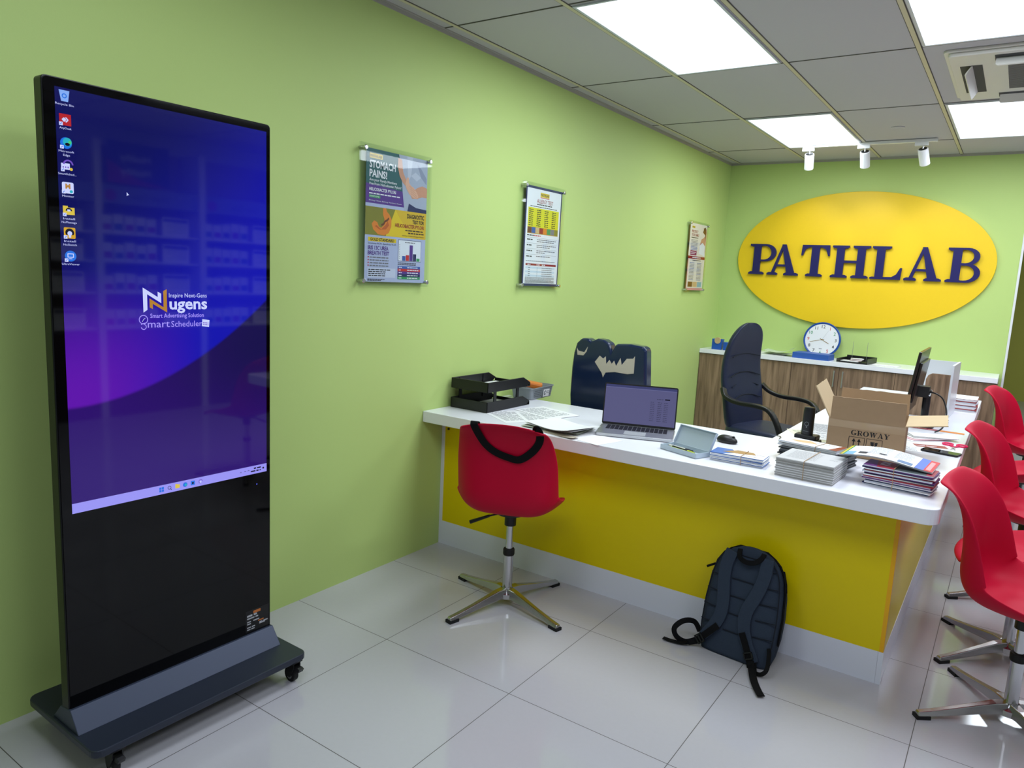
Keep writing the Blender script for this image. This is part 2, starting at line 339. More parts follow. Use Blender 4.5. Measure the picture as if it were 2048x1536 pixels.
# spotlight track
t = thing('track_rail', 'thin white lighting track under the ceiling in front of the back wall', 'lighting track', (0, 0, 0))
WH = mat('white_enamel', (228, 228, 230), .35)
bm = NB(); box(bm, (.86, 6.40, H-.024), (1.80, 6.435, H-.004)); obj('rail', bm, WH, t)
bm = NB(); box(bm, (.852, 6.398, H-.026), (.862, 6.437, H-.003)); obj('end_cap', bm, WH, t); bm = NB(); box(bm, (1.798, 6.398, H-.026), (1.808, 6.437, H-.003)); obj('end_cap', bm, WH, t)
for x, dx, lab in ((.89, .02, 'left one of the three white cylinder spotlights on the track'), (1.305, 0, 'middle one of the three white cylinder spotlights on the track'), (1.705, -.034, 'right one of the three white cylinder spotlights on the track')):
    t = thing('track_spotlight', lab, 'spotlight', (x, 6.418, H-.024), 0, 'white track spotlights')
    bxo('track_adapter', (-.045, -.014, -.028), (.045, .014, 0), WH, t, bevel=.002)
    bm = NB(); tube(bm, [(.012, 0, -.027), (.012, 0, -.05)], .006); obj('stem', bm, CHROME, t)
    R = Matrix.Translation((.012, 0, -.05)) @ Matrix.Rotation(math.radians(dx*300), 4, 'Y') @ Matrix.Rotation(math.radians(33), 4, 'X')
    bm = NB(); lathe(bm, [(.001, 0), (.033, 0), (.036, -.004), (.036, -.125), (.033, -.128), (.03, -.12)], M=R); obj('lamp_cylinder', bm, WH, t, smooth=False)
    bm = NB(); lathe(bm, [(.001, .0015), (.029, .0015), (.029, 0)], M=R); obj('heat_sink', bm, BLACK, t)
    bm = NB(); lathe(bm, [(.028, -.12), (.001, -.12)], M=R); obj('lens', bm, mat('spot_lens', (255, 250, 240), .4, emit=(255, 244, 225), es=6), t)
    L = bpy.data.lights.new('spot', 'SPOT'); L.energy = SPOT_W; L.spot_size = math.radians(62); L.spot_blend = .85; L.color = (1, .94, .82); L.shadow_soft_size = .03
    lo = bpy.data.objects.new('spot', L); COL.objects.link(lo); lo.parent = t
    a = Vector((.012, .085, -.175)); b = Vector(((-.06 if dx > 0 else .14 if dx < 0 else .02), YB-6.418, 1.86-H)); lo.location = a
    lo.rotation_euler = (b-a).to_track_quat('-Z', 'Y').to_euler()
# ------------------------------------------------------------------ wall sign
t = thing('wall_sign', 'big yellow oval sign board with navy letters on the back wall', 'sign', (1.215, YB, 1.747))
bm = NB(); prism(bm, [(1.056*math.cos(k*PI/60), .602*math.sin(k*PI/60)) for k in range(120)], 0, .028, frame((0, 0, 0), (1, 0, 0), (0, 0, 1))); obj('oval_board', bm, YELB, t, bevel=.003)
for ch, x0, x1 in (('P', .278, .524), ('A', .452, .728), ('T', .750, .998), ('H', 1.017, 1.330), ('L', 1.345, 1.593), ('A', 1.612, 1.886), ('B', 1.921, 2.166)):
    W0, polys = SER[ch]; k = (x1-x0)/W0; bm = NB()
    Mx = frame((x0-1.215, -.034, 1.592-1.747), (1, 0, 0), (0, 0, 1))
    for n, P in enumerate(polys): prism(bm, [(a*k, b*.284) for a, b in P], .0+n*.0002, .02+n*.0004, Mx)
    obj('letter', bm, NAVYL, t)
# ------------------------------------------------------------------ acrylic poster frames on the left wall
def cm(n, c, **k): return mat('print_'+n, c, k.pop('rough', .5), **k)
SKIN = cm('skin', (205, 150, 122)); WHT = cm('white', (235, 238, 245)); TEAL = cm('teal', (28, 92, 96)); PUR = cm('purple', (84, 46, 140)); LAV = cm('lavender', (176, 186, 220))
YL = cm('yellow', (226, 196, 30)); ORG = cm('orange', (224, 130, 40)); DRD = cm('dark_red', (150, 24, 36)); RD = cm('red', (200, 40, 46)); BL = cm('blue', (50, 90, 170)); DB = cm('navy', (28, 40, 92)); GR = cm('green', (50, 150, 90)); GY = cm('grey', (150, 158, 178)); BEI = cm('beige', (214, 180, 130)); INKN = cm('black', (28, 26, 34)); BRN = cm('brown', (110, 60, 30)); OLI = cm('olive', (130, 128, 40)); PINK = cm('pink', (222, 150, 150))
MAG = cm('magenta', (150, 20, 70))
def poster(y0, label, draw):
    t = thing('poster_frame', label, 'poster', (0, y0, 1.395), 0, 'acrylic poster frames on the left wall')
    W_, H_ = .470, .622
    bm = NB(); box(bm, (.027, 0, 0), (.031, W_, H_)); obj('acrylic_front', bm, GLASS, t)
    bm = NB(); box(bm, (.019, 0, 0), (.022, W_, H_)); obj('acrylic_back', bm, GLASS, t)
    for yy in (.022, W_-.022):
        for zz in (.022, H_-.022):
            bm = NB(); Mx = frame((0, yy, zz), (0, 1, 0), (0, 0, 1)); lathe(bm, [(.008, 0), (.008, .036), (.0105, .036), (.0105, .042), (.008, .044), (.0005, .044)], M=Mx, n=16)
            obj('standoff', bm, CHROME, t)
    s = Sheet((.0235, .04, .018), (0, 1, 0), (0, 0, 1), .0002); draw(s, .405, .586); s.build('printed_poster', t)
    return t
def P1(s, W_, H_):
    s.rect(0, 0, W_, H_, LAV, 0)
    s.rect(0, .42, W_, H_, TEAL, 1); s.poly([(0, .35), (.26, .35), (.25, .42), (0, .435)], PUR, 2)
    # torso in a pale grey shirt with hands on the belly
    SH = cm('shirt', (168, 178, 200)); SF = cm('shirt_fold', (190, 198, 216)); SD = cm('shirt_shade', (140, 150, 176))
    s.poly([(.205, H_), (.405, H_), (.405, .335), (.25, .335), (.235, .42), (.225, .5)], SH, 3)
    s.poly([(.26, H_), (.3, H_), (.29, .5), (.27, .47)], SF, 4); s.poly([(.33, .56), (.36, .5), (.4, .47), (.4, .5), (.36, .54)], SD, 4); s.poly([(.29, .5), (.33, .48), (.36, .5), (.32, .52)], SF, 4)
    s.poly([(.27, .335), (.405, .335), (.405, .352), (.33, .356), (.28, .372)], DB, 4)
    s.poly([(.2, .57), (.225, .565), (.235, .51), (.255, .48), (.28, .462), (.262, .445), (.235, .462), (.212, .49), (.198, .53)], SKIN, 5)
    s.poly([(.405, .455), (.37, .462), (.335, .45), (.305, .43), (.29, .41), (.3, .396), (.33, .398), (.37, .41), (.405, .41)], SKIN, 5)
    SK2 = cm('skin_light', (222, 172, 146))
    s.poly([(.252, .462), (.262, .49), (.274, .49), (.276, .468), (.29, .455), (.31, .448), (.33, .43), (.345, .41), (.335, .398), (.31, .4), (.28, .415), (.258, .44)], SK2, 6)
    for k in range(4): s.line([(.28+k*.004, .452-k*.011), (.318+k*.008, .434-k*.012)], .0022, SKIN, 7)
    s.rect(0, .21, W_, .335, YL, 2); s.poly([(.19, .335), (.405, .335), (.405, .21), (.3, .21)], cm('gold', (216, 180, 40)), 3)
    s.poly([(0, .21), (.13, .21), (.19, .335), (0, .335)], OLI, 3)
    s.poly([(.11, .335), (.128, .335), (.135, .32), (.15, .31), (.165, .29), (.165, .255), (.15, .225), (.12, .212), (.08, .215), (.05, .235), (.04, .26), (.055, .275), (.075, .268), (.085, .25), (.1, .245), (.118, .26), (.12, .285), (.11, .305)], ORG, 4)
    s.poly([(.06, .25), (.09, .236), (.13, .24), (.15, .26), (.14, .28), (.13, .262), (.1, .238), (.07, .255)], cm('deep_orange', (190, 90, 30)), 5)
    s.line([(.1, .258), (.115, .262), (.122, .275), (.138, .282), (.148, .292)], .009, BRN, 6)
    s.rect(.02, .545, .1, .566, YL, 5); s.text('PATHLAB', .024, .549, .011, INKN, 6, w=.07, bold=.02)
    s.text('STOMACH', .02, .505, .03, WHT, 6, w=.165, bold=.03); s.text('PAINS!', .02, .465, .03, WHT, 6, w=.11, bold=.03)
    s.text('Are your Family Members', .02, .447, .011, WHT, 6, w=.175, bold=.01); s.text('free from Helicobacter Pylori?', .02, .43, .011, WHT, 6, w=.205, bold=.01)
    s.text('HELICOBACTER PYLORI', .02, .405, .013, WHT, 6, w=.17, bold=.02); s.dashes(.02, .39, .2, .005, WHT, 6)
    s.rect(.02, .374, .09, .386, GR, 5); s.text('SYMPTOMS', .023, .377, .006, WHT, 6, w=.06); s.text('Bloating, Fullness, Belching, Heartburn, Nausea', .02, .36, .005, WHT, 6, w=.21)
    s.text('DIAGNOSTIC', .39, .303, .019, INKN, 6, 'r', w=.12, bold=.03); s.text('TEST FOR', .39, .28, .016, INKN, 6, 'r', w=.082, bold=.03)
    s.text('HELICOBACTER PYLORI', .39, .257, .016, DRD, 6, 'r', w=.2, bold=.02)
    s.dashes(.26, .243, .13, .005, INKN, 6); s.dashes(.28, .231, .11, .005, INKN, 6); s.text('Including Children & Pregnant Women', .39, .218, .005, INKN, 6, 'r', w=.15)
    s.rect(.02, .182, .2, .2, YL, 3); s.text('GOLD STANDARD', .032, .185, .012, INKN, 5, w=.155, bold=.03)
    s.text('Sensitivity 96.3%, Specificity 96.6%', .02, .17, .007, DB, 5, w=.18); s.text('IRIS 13C UREA', .02, .145, .017, PUR, 5, w=.13, bold=.02); s.text('BREATH TEST', .02, .122, .017, PUR, 5, w=.135, bold=.02)
    for k in range(4): s.rect(.02, .108-k*.0125, .026, .114-k*.0125, RD, 5); s.dashes(.032, .108-k*.0125, .12, .005, PRINT, 5, k)
    s.rect(.02, .02, .2, .063, cm('pale', (200, 208, 232)), 3)
    for k in range(4): s.dashes(.025, .053-k*.009, .11+.03*(k == 0), .0045, INKN, 5, k)
    s.dashes(.02, .01, .11, .003, INKN, 5); s.dashes(.02, .005, .09, .003, INKN, 5)
    s.rect(.215, .1, .375, .2, DB, 3); s.rect(.217, .102, .373, .198, cm('chart', (226, 232, 244)), 4); s.dashes(.26, .187, .07, .004, PRINT, 5)
    for k, (h, c) in enumerate(((.022, BL), (.027, RD), (.075, PUR), (.034, DB), (.014, GR))): s.rect(.243+k*.025, .103, .266+k*.025, .103+h, c, 5)
    for k in range(9): s.rect(.222, .112+k*.008, .226, .115+k*.008, PRINT, 5)
    for k in range(2): s.dashes(.215, .09-k*.007, .13, .003, INKN, 5)
    for k, c in enumerate((BL, RD, PUR, DB, GR)): s.rect(.215, .065-k*.0125, .372, .077-k*.0125, c, 5); s.dashes(.222, .069-k*.0125, .02, .004, WHT, 6); s.dashes(.28, .069-k*.0125, .08, .004, WHT, 6)
def P2(s, W_, H_):
    s.rect(0, 0, W_, H_, DB, 0); s.rect(.012, .014, W_-.012, H_-.014, WHT, 1)
    s.rect(.155, .53, .255, .555, YL, 2); s.rect(.155, .524, .255, .528, RD, 2); s.text('PATHLAB', .16, .536, .013, DB, 3, w=.09, bold=.02)
    s.text('ALLERGY TEST', .12, .493, .022, DRD, 3, w=.18, bold=.01); s.dashes(.12, .481, .17, .006, INKN, 3); s.dashes(.05, .468, .3, .004, INKN, 3)
    s.rect(.03, .35, .375, .462, cm('lime_yellow', (222, 216, 30)), 2); s.rect(.03, .31, .375, .35, cm('frame_gold', (190, 150, 60)), 2)
    for c in range(4):
        for k in range(9): s.dashes(.04+c*.085, .447-k*.0113, .045, .005, INKN, 3, k+c*9)
    for k, c in enumerate((BRN, BL, BEI, DRD, ORG, GR, GY, OLI)): s.rect(.033+k*.0427, .314, .033+k*.0427+.041, .348, c, 3)
    s.dashes(.03, .297, .07, .006, INKN, 3); s.dashes(.1, .297, .08, .006, RD, 3)
    for k in range(4):
        y = .272-k*.033; s.rect(.03, y+.015, .37, y+.016, PRINT, 3); s.dashes(.032, y, .06, .006, INKN, 3, k)
        s.dashes(.14, y+.003, .22-.06*(k == 3), .005, PRINT, 3, k); s.dashes(.14, y-.008, .2-.05*k, .005, PRINT, 3, k+9) if k < 3 else None
    s.dashes(.03, .147, .33, .004, PRINT, 3); s.rect(.03, .122, .375, .134, DRD, 2)
    for x in (.05, .15, .21): s.dashes(x, .125, .035, .005, WHT, 3)
    for k in range(5):
        if k % 2 == 0: s.rect(.03, .104-k*.012, .36, .115-k*.012, cm('pale_row', (204, 220, 236)), 2)
        for x, w_ in ((.06, .02), (.155, .008), (.21, .12)): s.dashes(x, .107-k*.012, w_, .004, PRINT, 3, k)
    for k in range(7): s.dashes(.03, .05-k*.0052, .33-.03*(k == 3), .003, PRINT if k < 4 else INKN, 3, k)
def P3(s, W_, H_):
    s.rect(0, 0, W_, H_, cm('cream', (234, 226, 214)), 0); s.rect(0, .0, W_, .02, PINK, 1); s.rect(0, .02, .014, .3, PINK, 1)
    s.poly([(.3, H_-.03), (.35, .54), (.37, .49), (.33, .47), (.29, .46), (.25, .4), (.24, .36), (.3, .33), (.4, .34), (.4, H_-.03)], SKIN, 1)
    s.poly([(.25, .4), (.32, .43), (.39, .4), (.39, .31), (.25, .33)], WHT, 2); s.poly([(.31, .52), (.33, .56), (.37, .57), (.39, .52), (.385, .44), (.37, .5)], BRN, 2)
    s.rect(.04, .545, .11, .562, YL, 2); s.text('PATHLAB', .045, .548, .01, DB, 3, w=.06)
    s.text('PROTECT', .04, .505, .022, DRD, 3, w=.15, bold=.02); s.text('YOUR FAMILY', .04, .475, .022, DRD, 3, w=.18, bold=.02); s.dashes(.04, .458, .16, .008, INKN, 3)
    for k in range(8): s.dashes(.04, .44-k*.012, .16, .005, PRINT if k < 5 else BL, 3, k)
    s.rect(.04, .31, .19, .35, MAG, 2); s.dashes(.05, .333, .12, .006, WHT, 3); s.dashes(.05, .32, .1, .005, WHT, 3)
    s.rect(0, .278, W_, .302, DRD, 2); s.dashes(.1, .286, .2, .009, WHT, 3); s.dashes(.11, .262, .2, .007, INKN, 3)
    for c in (0, 1):
        for k in range(13): s.dashes(.05+c*.18, .24-k*.0125, .11, .005, PRINT if k % 4 else BL, 3, k+c*20)
    for k, c in enumerate((BRN, BEI, cm('sky', (150, 190, 200)))): s.rect(.04+k*.113, .03, .147+k*.113, .075, c, 2)
poster(2.306, 'acrylic poster on green wall about stomach pains, teal top with hands on belly', P1)
poster(3.578, 'acrylic poster on green wall headed allergy test, white sheet with yellow table', P2)
poster(6.168, 'small looking cream acrylic poster nearest the back corner of the wall', P3)
# ------------------------------------------------------------------ advertising kiosk
K = thing('digital_kiosk', 'tall black free-standing display kiosk with blue purple screen, on castors', 'display', (.3415, .906, 0), math.radians(-.9))
# local: +x faces the room, y along the width
ANG = Matrix.Rotation(math.radians(0), 4, 'Z')
KW, KZ0, KZ1 = .689, .165, 1.927
bm = NB(); prism(bm, rrect(0, KZ0-.03, KW, KZ1, .012), -.044, 0, frame((0, 0, 0), (0, 1, 0), (0, 0, 1))); obj('cabinet', bm, mat('kiosk_case', (20, 21, 24), .35, metal=.4), K, bevel=.003)
bm = NB(); prism(bm, rrect(.004, KZ0-.02, KW-.004, KZ1-.004, .01), .0002, .003, frame((0, 0, 0), (0, 1, 0), (0, 0, 1))); obj('black_glass', bm, BLACKG, K)
def screen_mat():
    m = bpy.data.materials.new('screen_wallpaper'); m.use_nodes = True; nt = m.node_tree; b = nt.nodes['Principled BSDF']; N = nt.nodes.new; Lk = nt.links.new
    tc = N('ShaderNodeTexCoord'); sp = N('ShaderNodeSeparateXYZ'); Lk(tc.outputs['Object'], sp.inputs[0])
    def ma(op, *a):
        n = N('ShaderNodeMath'); n.operation = op
        for i, v in enumerate(a):
            if isinstance(v, (int, float)): n.inputs[i].default_value = v
            else: Lk(v, n.inputs[i])
        return n.outputs[0]
    def ss(x, a, c):
        n = N('ShaderNodeMapRange'); n.interpolation_type = 'SMOOTHSTEP'; Lk(x, n.inputs[0]); n.inputs[1].default_value = a; n.inputs[2].default_value = c; return n.outputs[0]
    def mix(f, a, c):
        n = N('ShaderNodeMix'); n.data_type = 'RGBA'; Lk(f, n.inputs[0])
        for i, v in ((6, a), (7, c)):
            if isinstance(v, tuple): n.inputs[i].default_value = rgb(*v)
            else: Lk(v, n.inputs[i])
        return n.outputs[2]
    u = ma('DIVIDE', ma('SUBTRACT', sp.outputs['Y'], .03), .641); v = ma('DIVIDE', ma('SUBTRACT', sp.outputs['Z'], .75), 1.152)
    iu = ma('SUBTRACT', 1, u); iv = ma('SUBTRACT', 1, v)
    top = mix(ss(ma('ADD', ma('MULTIPLY', u, .6), iv), .25, 1.0), (4, 8, 92), (16, 18, 186))
    top = mix(ma('MULTIPLY', ss(iv, .38, .72), ss(iu, .3, .95)), top, (102, 20, 184))
    bot = mix(ss(u, 0, 1), (46, 12, 112), (20, 11, 78))
    bot = mix(ss(iv, .6, 1.0), bot, (48, 12, 120))
    wave = ma('ADD', .262, ma('MULTIPLY', .26, ma('POWER', u, 1.9)))
    c = mix(ss(ma('SUBTRACT', v, wave), -.006, .006), bot, top)
    Lk(c, b.inputs['Emission Color']); b.inputs['Emission Strength'].default_value = .76; b.inputs['Base Color'].default_value = (.005, .005, .01, 1); b.inputs['Roughness'].default_value = .04
    return m
def em(n, c, s=.95): return mat('screen_'+n, (6, 6, 8), .05, emit=c, es=s)
SX = .0034
scr = Sheet((SX, .03, .75), (0, 1, 0), (0, 0, 1), .00025)
scr.rect(0, 0, .641, 1.152, screen_mat(), 0); scr.build('wallpaper', K).parent = K
s = Sheet((SX, .03, .75), (0, 1, 0), (0, 0, 1), .00025)
s.rect(0, 0, .641, .029, em('taskbar', (150, 146, 240)), 1)
EW = em('white', (200, 208, 255)); EP = em('pale_violet', (166, 150, 255)); EO = em('gold', (176, 126, 50)); ER = em('red', (176, 36, 44)); EB = em('blue', (30, 110, 220)); ET = em('teal', (40, 170, 190)); EY = em('yellow', (214, 190, 70)); EK = em('dark', (14, 12, 30)); EG = em('grey', (120, 120, 160)); EPU = em('purple', (110, 80, 190))
for k, c in enumerate((EB, EK, EY, ET, EPU, ER)):
    x = .252+k*.026
    if k == 0:
        for a in (0, 1):
            for b in (0, 1): s.rect(x+a*.008, .0075+b*.008, x+.007+a*.008, .0145+b*.008, c, 2)
    elif k == 1: s.ring(x+.007, .016, .005, .0015, c, 2); s.line([(x+.01, .012), (x+.014, .008)], .002, c, 2)
    elif k == 4: s.rect(x, .008, x+.014, .022, EB, 2); s.rect(x+.004, .012, x+.01, .018, EK, 3)
    elif k == 5: s.ring(x+.008, .015, .006, .002, EPU, 2, a0=0, a1=4.5); s.disc(x+.008, .013, .003, EW, 2)
    elif k == 2: s.rect(x, .009, x+.015, .021, c, 2); s.rect(x, .021, x+.007, .023, c, 2)
    else: s.disc(x+.007, .015, .0075, EB, 2); s.disc(x+.009, .014, .004, c, 3)
s.dashes(.589, .0175, .028, .0045, EK, 2); s.dashes(.577, .008, .04, .0045, EK, 2); s.disc(.627, .015, .0035, EK, 2)
s.line([(.535, .013), (.538, .016), (.541, .013)], .0012, EK, 2)
for x in (.555, .568): s.ring(x, .012, .004, .0015, EK, 2, a0=.5, a1=2.6)
s.build('taskbar', K)
# desktop icons down the left side
icons = [('Recycle Bin', None, 1.132), ('AnyDesk', None, 1.072), ('Microsoft', 'Edge', 1.013), ('SmartSched...', None, .955), ('Monitor', None, .898), ('Install', 'NuMessage', .839), ('Install', 'NuSketch', .780), ('UltraViewer', None, .719)]
for k, (a, b, zc) in enumerate(icons):
    x = .023; y = zc; r = .0145; s = Sheet((SX, .03, .75), (0, 1, 0), (0, 0, 1), .00025)
    if k == 0: s.poly([(x-.013, y+.014), (x+.013, y+.014), (x+.009, y-.014), (x-.008, y-.014)], em('bin', (130, 170, 240)), 2); s.ring(x, y, .005, .0025, EB, 3)
    elif k == 1:
        s.rect(x-r, y-r, x+r, y+r, ER, 2); s.poly([(x-.009, y), (x-.003, y+.006), (x+.003, y), (x-.003, y-.006)], EW, 3); s.line([(x+.001, y+.006), (x+.007, y), (x+.001, y-.006)], .003, EW, 3)
    elif k == 2: s.disc(x, y, r, EB, 2); s.disc(x+.003, y+.003, .011, ET, 3); s.disc(x+.003, y-.003, .006, EK, 4, ry=.004); s.disc(x+.009, y+.003, .004, em('green', (70, 200, 120)), 4)
    elif k == 3: s.rect(x-r, y-.01, x+.007, y+.006, EW, 2); s.ring(x+.003, y+.003, .011, .004, EPU, 3, a0=0, a1=3.1); [s.rect(x-.011+i*.006, y-.006, x-.008+i*.006, y-.002, EPU, 3) for i in range(3)]; s.disc(x+.01, y-.008, .004, EY, 3)
    elif k == 4: s.poly([(x+p, y+q) for p, q in rrect(-r, -r, r, r, .004)], EW, 2); s.text('M', x, y-.002, .012, EO, 3, 'c', bold=.04); s.disc(x+.008, y-.009, .004, ET, 3)
    elif k == 5: s.rect(x-r, y-.011, x+r, y+.008, EY, 2); s.rect(x-r, y+.008, x-.002, y+.012, EY, 2); s.disc(x, y-.001, .008, EK, 3, a0=0, a1=PI); s.rect(x-.004, y-.002, x+.004, y+.003, EW, 4)
    elif k == 6: s.poly([(x+p, y+q) for p, q in rrect(-r, -r, r, r, .003)], em('amber', (206, 160, 40)), 2); s.disc(x, y+.001, .011, EK, 3, a0=-.6, a1=3.74); s.disc(x, y-.001, .006, EW, 4); s.rect(x-.003, y-.012, x+.003, y-.006, EW, 4)
    else: s.disc(x, y, r, EB, 2); s.rect(x-.008, y-.004, x+.008, y+.007, EW, 3); s.rect(x-.006, y-.002, x+.006, y+.005, EB, 4); s.rect(x-.004, y-.008, x+.004, y-.006, EW, 3)
    if k: s.rect(x-r-.001, y-r-.001, x-r+.008, y-r+.008, EW, 5); s.line([(x-r+.001, y-r+.001), (x-r+.006, y-r+.006)], .0014, EB, 6)
    s.text(a, x, y-.024, .0052, EW, 2, 'c', w=min(.0042*len(a), .045))
    if b: s.text(b, x, y-.0335, .0052, EW, 2, 'c', w=.0042*len(b))
    s.build('desktop_icon', K)
s = Sheet((SX, .03, .75), (0, 1, 0), (0, 0, 1), .00025)
s.poly([(.178, .905), (.178, .894), (.181, .897), (.185, .897)], EW, 2); s.build('mouse_pointer', K); s = Sheet((SX, .03, .75), (0, 1, 0), (0, 0, 1), .00025)
# logo
lx, ly = .217, .563
def LP(P): return [(lx+a*.0001*1.0, ly+b*.0001) for a, b in P]
X_, Y_ = .245-.03, 1.313-.75
def g(a, b): return (.2465-.03+(a-280)/490*.073, 1.3875-.75-(b-150)/565*.073)
s.poly([g(280,150), g(580,365), g(580,240), g(650,285), g(650,505), g(365,300), g(365,655), g(285,718)], EW, 2)
s.poly([g(410,395), g(695,600), g(695,225), g(768,180), g(768,722), g(475,520), g(475,640), g(410,600)], EO, 3)
s.text('Inspire Next-Gens', .296, .609, .0125, EW, 2, w=.124); s.text('ugens', .297, .5735, .0335, EW, 2, w=.124, bold=.025)
s.build('upper_logo', K); s = Sheet((SX, .03, .75), (0, 1, 0), (0, 0, 1), .00025)
s.text('Smart Advertising Solution', .237, .548, .0125, EP, 2, w=.172, bold=.008)
s.ring(.2165, .5435, .0125, .0022, EP, 2); s.line([(.2165, .5435), (.222, .548)], .0012, EW, 2); s.line([(.2165, .5435), (.213, .537)], .0012, EW, 2)
s.line([(.225, .534), (.212, .531), (.209, .529)], .0022, EP, 2); s.ring(.217, .522, .0075, .0022, EP, 2, a0=-3.0, a1=1.4)
s.text('mart', .229, .5195, .021, EP, 2, w=.068); s.text('Scheduler', .3015, .5195, .0175, EP, 2, w=.101)
s.poly([(.404, .541), (.4285, .5375), (.4265, .5155), (.402, .519)], EW, 2)
for i in range(4):
    for j in range(2): s.rect(.4065+i*.005, .5225+j*.0055-i*.0006, .4095+i*.005, .5265+j*.0055-i*.0006, EPU, 3)
s.build('lower_logo', K)
s = Sheet((SX, 0, 0), (0, 1, 0), (0, 0, 1), .0003); s.disc(.631, .711, .0022, em('led', (90, 110, 255)), 1); s.build('status_light', K)
s = Sheet((SX, 0, 0), (0, 1, 0), (0, 0, 1), .0003)
SG = mat('sticker_print', (176, 178, 184), .5); SO = mat('sticker_orange', (190, 110, 50), .5)
s.rect(.584, .172, .68, .252, mat('sticker_base', (16, 16, 18), .3), 0)
s.dashes(.59, .228, .04, .007, SG, 1); s.dashes(.615, .236, .03, .01, SO, 1, 3); s.dashes(.59, .219, .045, .005, SG, 1, 5)
for k, (a, b_, l) in enumerate(((.59, .207, .015), (.615, .207, .025), (.59, .199, .015), (.59, .186, .035), (.59, .178, .03), (.635, .2, .03), (.64, .188, .028), (.64, .192, .035))): s.dashes(a, b_, l, .0045, SO if k in (5,) else SG, 1, k)
s.build('info_sticker', K)
# base: plate with sloped ridge each side of the cabinet
bm = NB(); prism(bm, rrect(-.262, -.012, .172, .722, .03), .082, .105); obj('base_plate', bm, SLATE, K, bevel=.004)
bm = NB(); Mx = frame((0, -.0, 0), (1, 0, 0), (0, 0, 1)); Mx = Matrix.Translation((0, KW+.002, 0)) @ Mx
prism(bm, [(-.1, .105), (-.05, .158), (.006, .165), (.012, .165), (.058, .105)], 0, KW+.004, Mx); obj('sloped_plinth', bm, mat('slate_metal_light', (60, 68, 88), .42, metal=.3), K, bevel=.002)
for cx, cy in ((.135, .055), (.135, .68), (-.225, .055), (-.225, .68)):
    bm = NB(); tube(bm, [(cx, cy-.009, .027), (cx, cy+.009, .027)], .027, 20); wh = obj('castor', bm, RUB, K)
    bm = NB(); tube(bm, [(cx, cy-.011, .027), (cx, cy+.011, .027)], .015, 16); obj('wheel_hub', bm, ALU, wh)
    bm = NB()
    for sd in (-1, 1): prism(bm, [(cx-.01, .024), (cx+.008, .02), (cx+.03, .06), (cx+.03, .078), (cx-.02, .078)], cy+sd*.014-.0015, cy+sd*.014+.0015, Matrix(((1,0,0,0),(0,0,1,0),(0,1,0,0),(0,0,0,1))))
    box(bm, (cx-.025, cy-.022, .077), (cx+.032, cy+.022, .082)); obj('castor_fork', bm, BLACK, wh)
    if cx > 0:
        sg = 1
        bm = NB(); prism(bm, [(cx+.012, .045), (cx+.05, .05), (cx+.056, .062), (cx+.045, .066), (cx+.015, .06)], cy-.01, cy+.01, Matrix(((1,0,0,0),(0,0,1,0),(0,1,0,0),(0,0,0,1)))); obj('brake_pedal', bm, BLACK, wh)
# ------------------------------------------------------------------ reception desk
D = thing('reception_desk', 'L-shaped reception desk with thick white top and yellow front panel', 'desk', (0, 0, 0))
ZT = .757
def lshape():
    P = [(.001, 2.80)]
    P += [(2.28+.05*math.cos(a), 2.85+.05*math.sin(a)) for a in [math.radians(-90+k*15) for k in range(7)]]
    P += [(2.33, 6.10), (1.56, 6.10), (1.56, 3.575), (.001, 3.575)]
    return P
bm = NB(); prism(bm, lshape(), .70, ZT); obj('desk_top', bm, WHITE, D, bevel=.003)
bxo('front_panel', (.022, 2.963, .13), (2.19, 2.985, .70), YEL, D)
bxo('corner_strip', (2.19, 2.963, .13), (2.205, 2.985, .70), YELE, D)
bxo('side_panel', (2.183, 2.985, .13), (2.205, 6.0, .70), YEL, D)
bxo('kickboard', (.001, 2.961, 0), (2.188, 2.984, .1295), WHITEK, D); bxo('kickboard', (2.1885, 2.9612, 0), (2.207, 6.0, .1295), WHITEK, D)
bxo('wall_filler', (.001, 2.960, .13), (.022, 2.984, .70), WHITEM, D)
bxo('end_panel', (1.6, 5.978, 0), (2.183, 6.0, .70), WHITEM, D)
bm = NB(); tube(bm, [(.045, 2.958, .645), (.045, 2.965, .645)], .006); obj('lock', bm, BLACK, D)
# ------------------------------------------------------------------ low cabinet on the back wall
def cab():
    y0, y1 = 6.765, YB
    xs = [.004, .43, .857, 1.255, 1.69, 2.10]
    for k in range(0, 5, 1):
        pass
    units = [(.004, .857, [.43], 'low walnut cabinet unit in the back left corner'), (.857, 1.69, [1.255], 'low walnut cabinet unit with two slim handles below the clock'), (1.69, 2.40, [2.1], 'low walnut cabinet unit partly hidden behind the monitor')]
    for a, b, mid, lab in units:
        t = thing('low_cabinet', lab, 'cabinet', (0, 0, 0), 0, 'low cabinets along the back wall')
        bxo('carcass', (a, y0+.02, .1), (b, y1-.035, .822), WOOD, t); bxo('plinth', (a, y0+.05, 0), (b, y1-.035, .1), BLACK, t)
        for i, (p, q) in enumerate(((a, mid[0]), (mid[0], b))):
            d = bxo('door', (p+.0015, y0, .1), (q-.0015, y0+.018, .818), WOOD, t)
            hx = q-.035 if i == 0 else p+.035
            bm = NB(); zt = .79
            tube(bm, [(hx, y0, zt-.012), (hx, y0-.025, zt-.012), ], .004); tube(bm, [(hx, y0, zt-.13), (hx, y0-.025, zt-.13)], .004); tube(bm, [(hx, y0-.025, zt), (hx, y0-.025, zt-.142)], .0055)
            obj('handle', bm, SILVER, d)
    bm = NB(); box(bm, (.003, 6.75, .824), (2.40, YB, .864)); o = obj('cabinet_worktop', bm, WHITE, bevel=.002); tag(o, 'long white worktop lying over the low walnut cabinets', 'worktop')
cab()
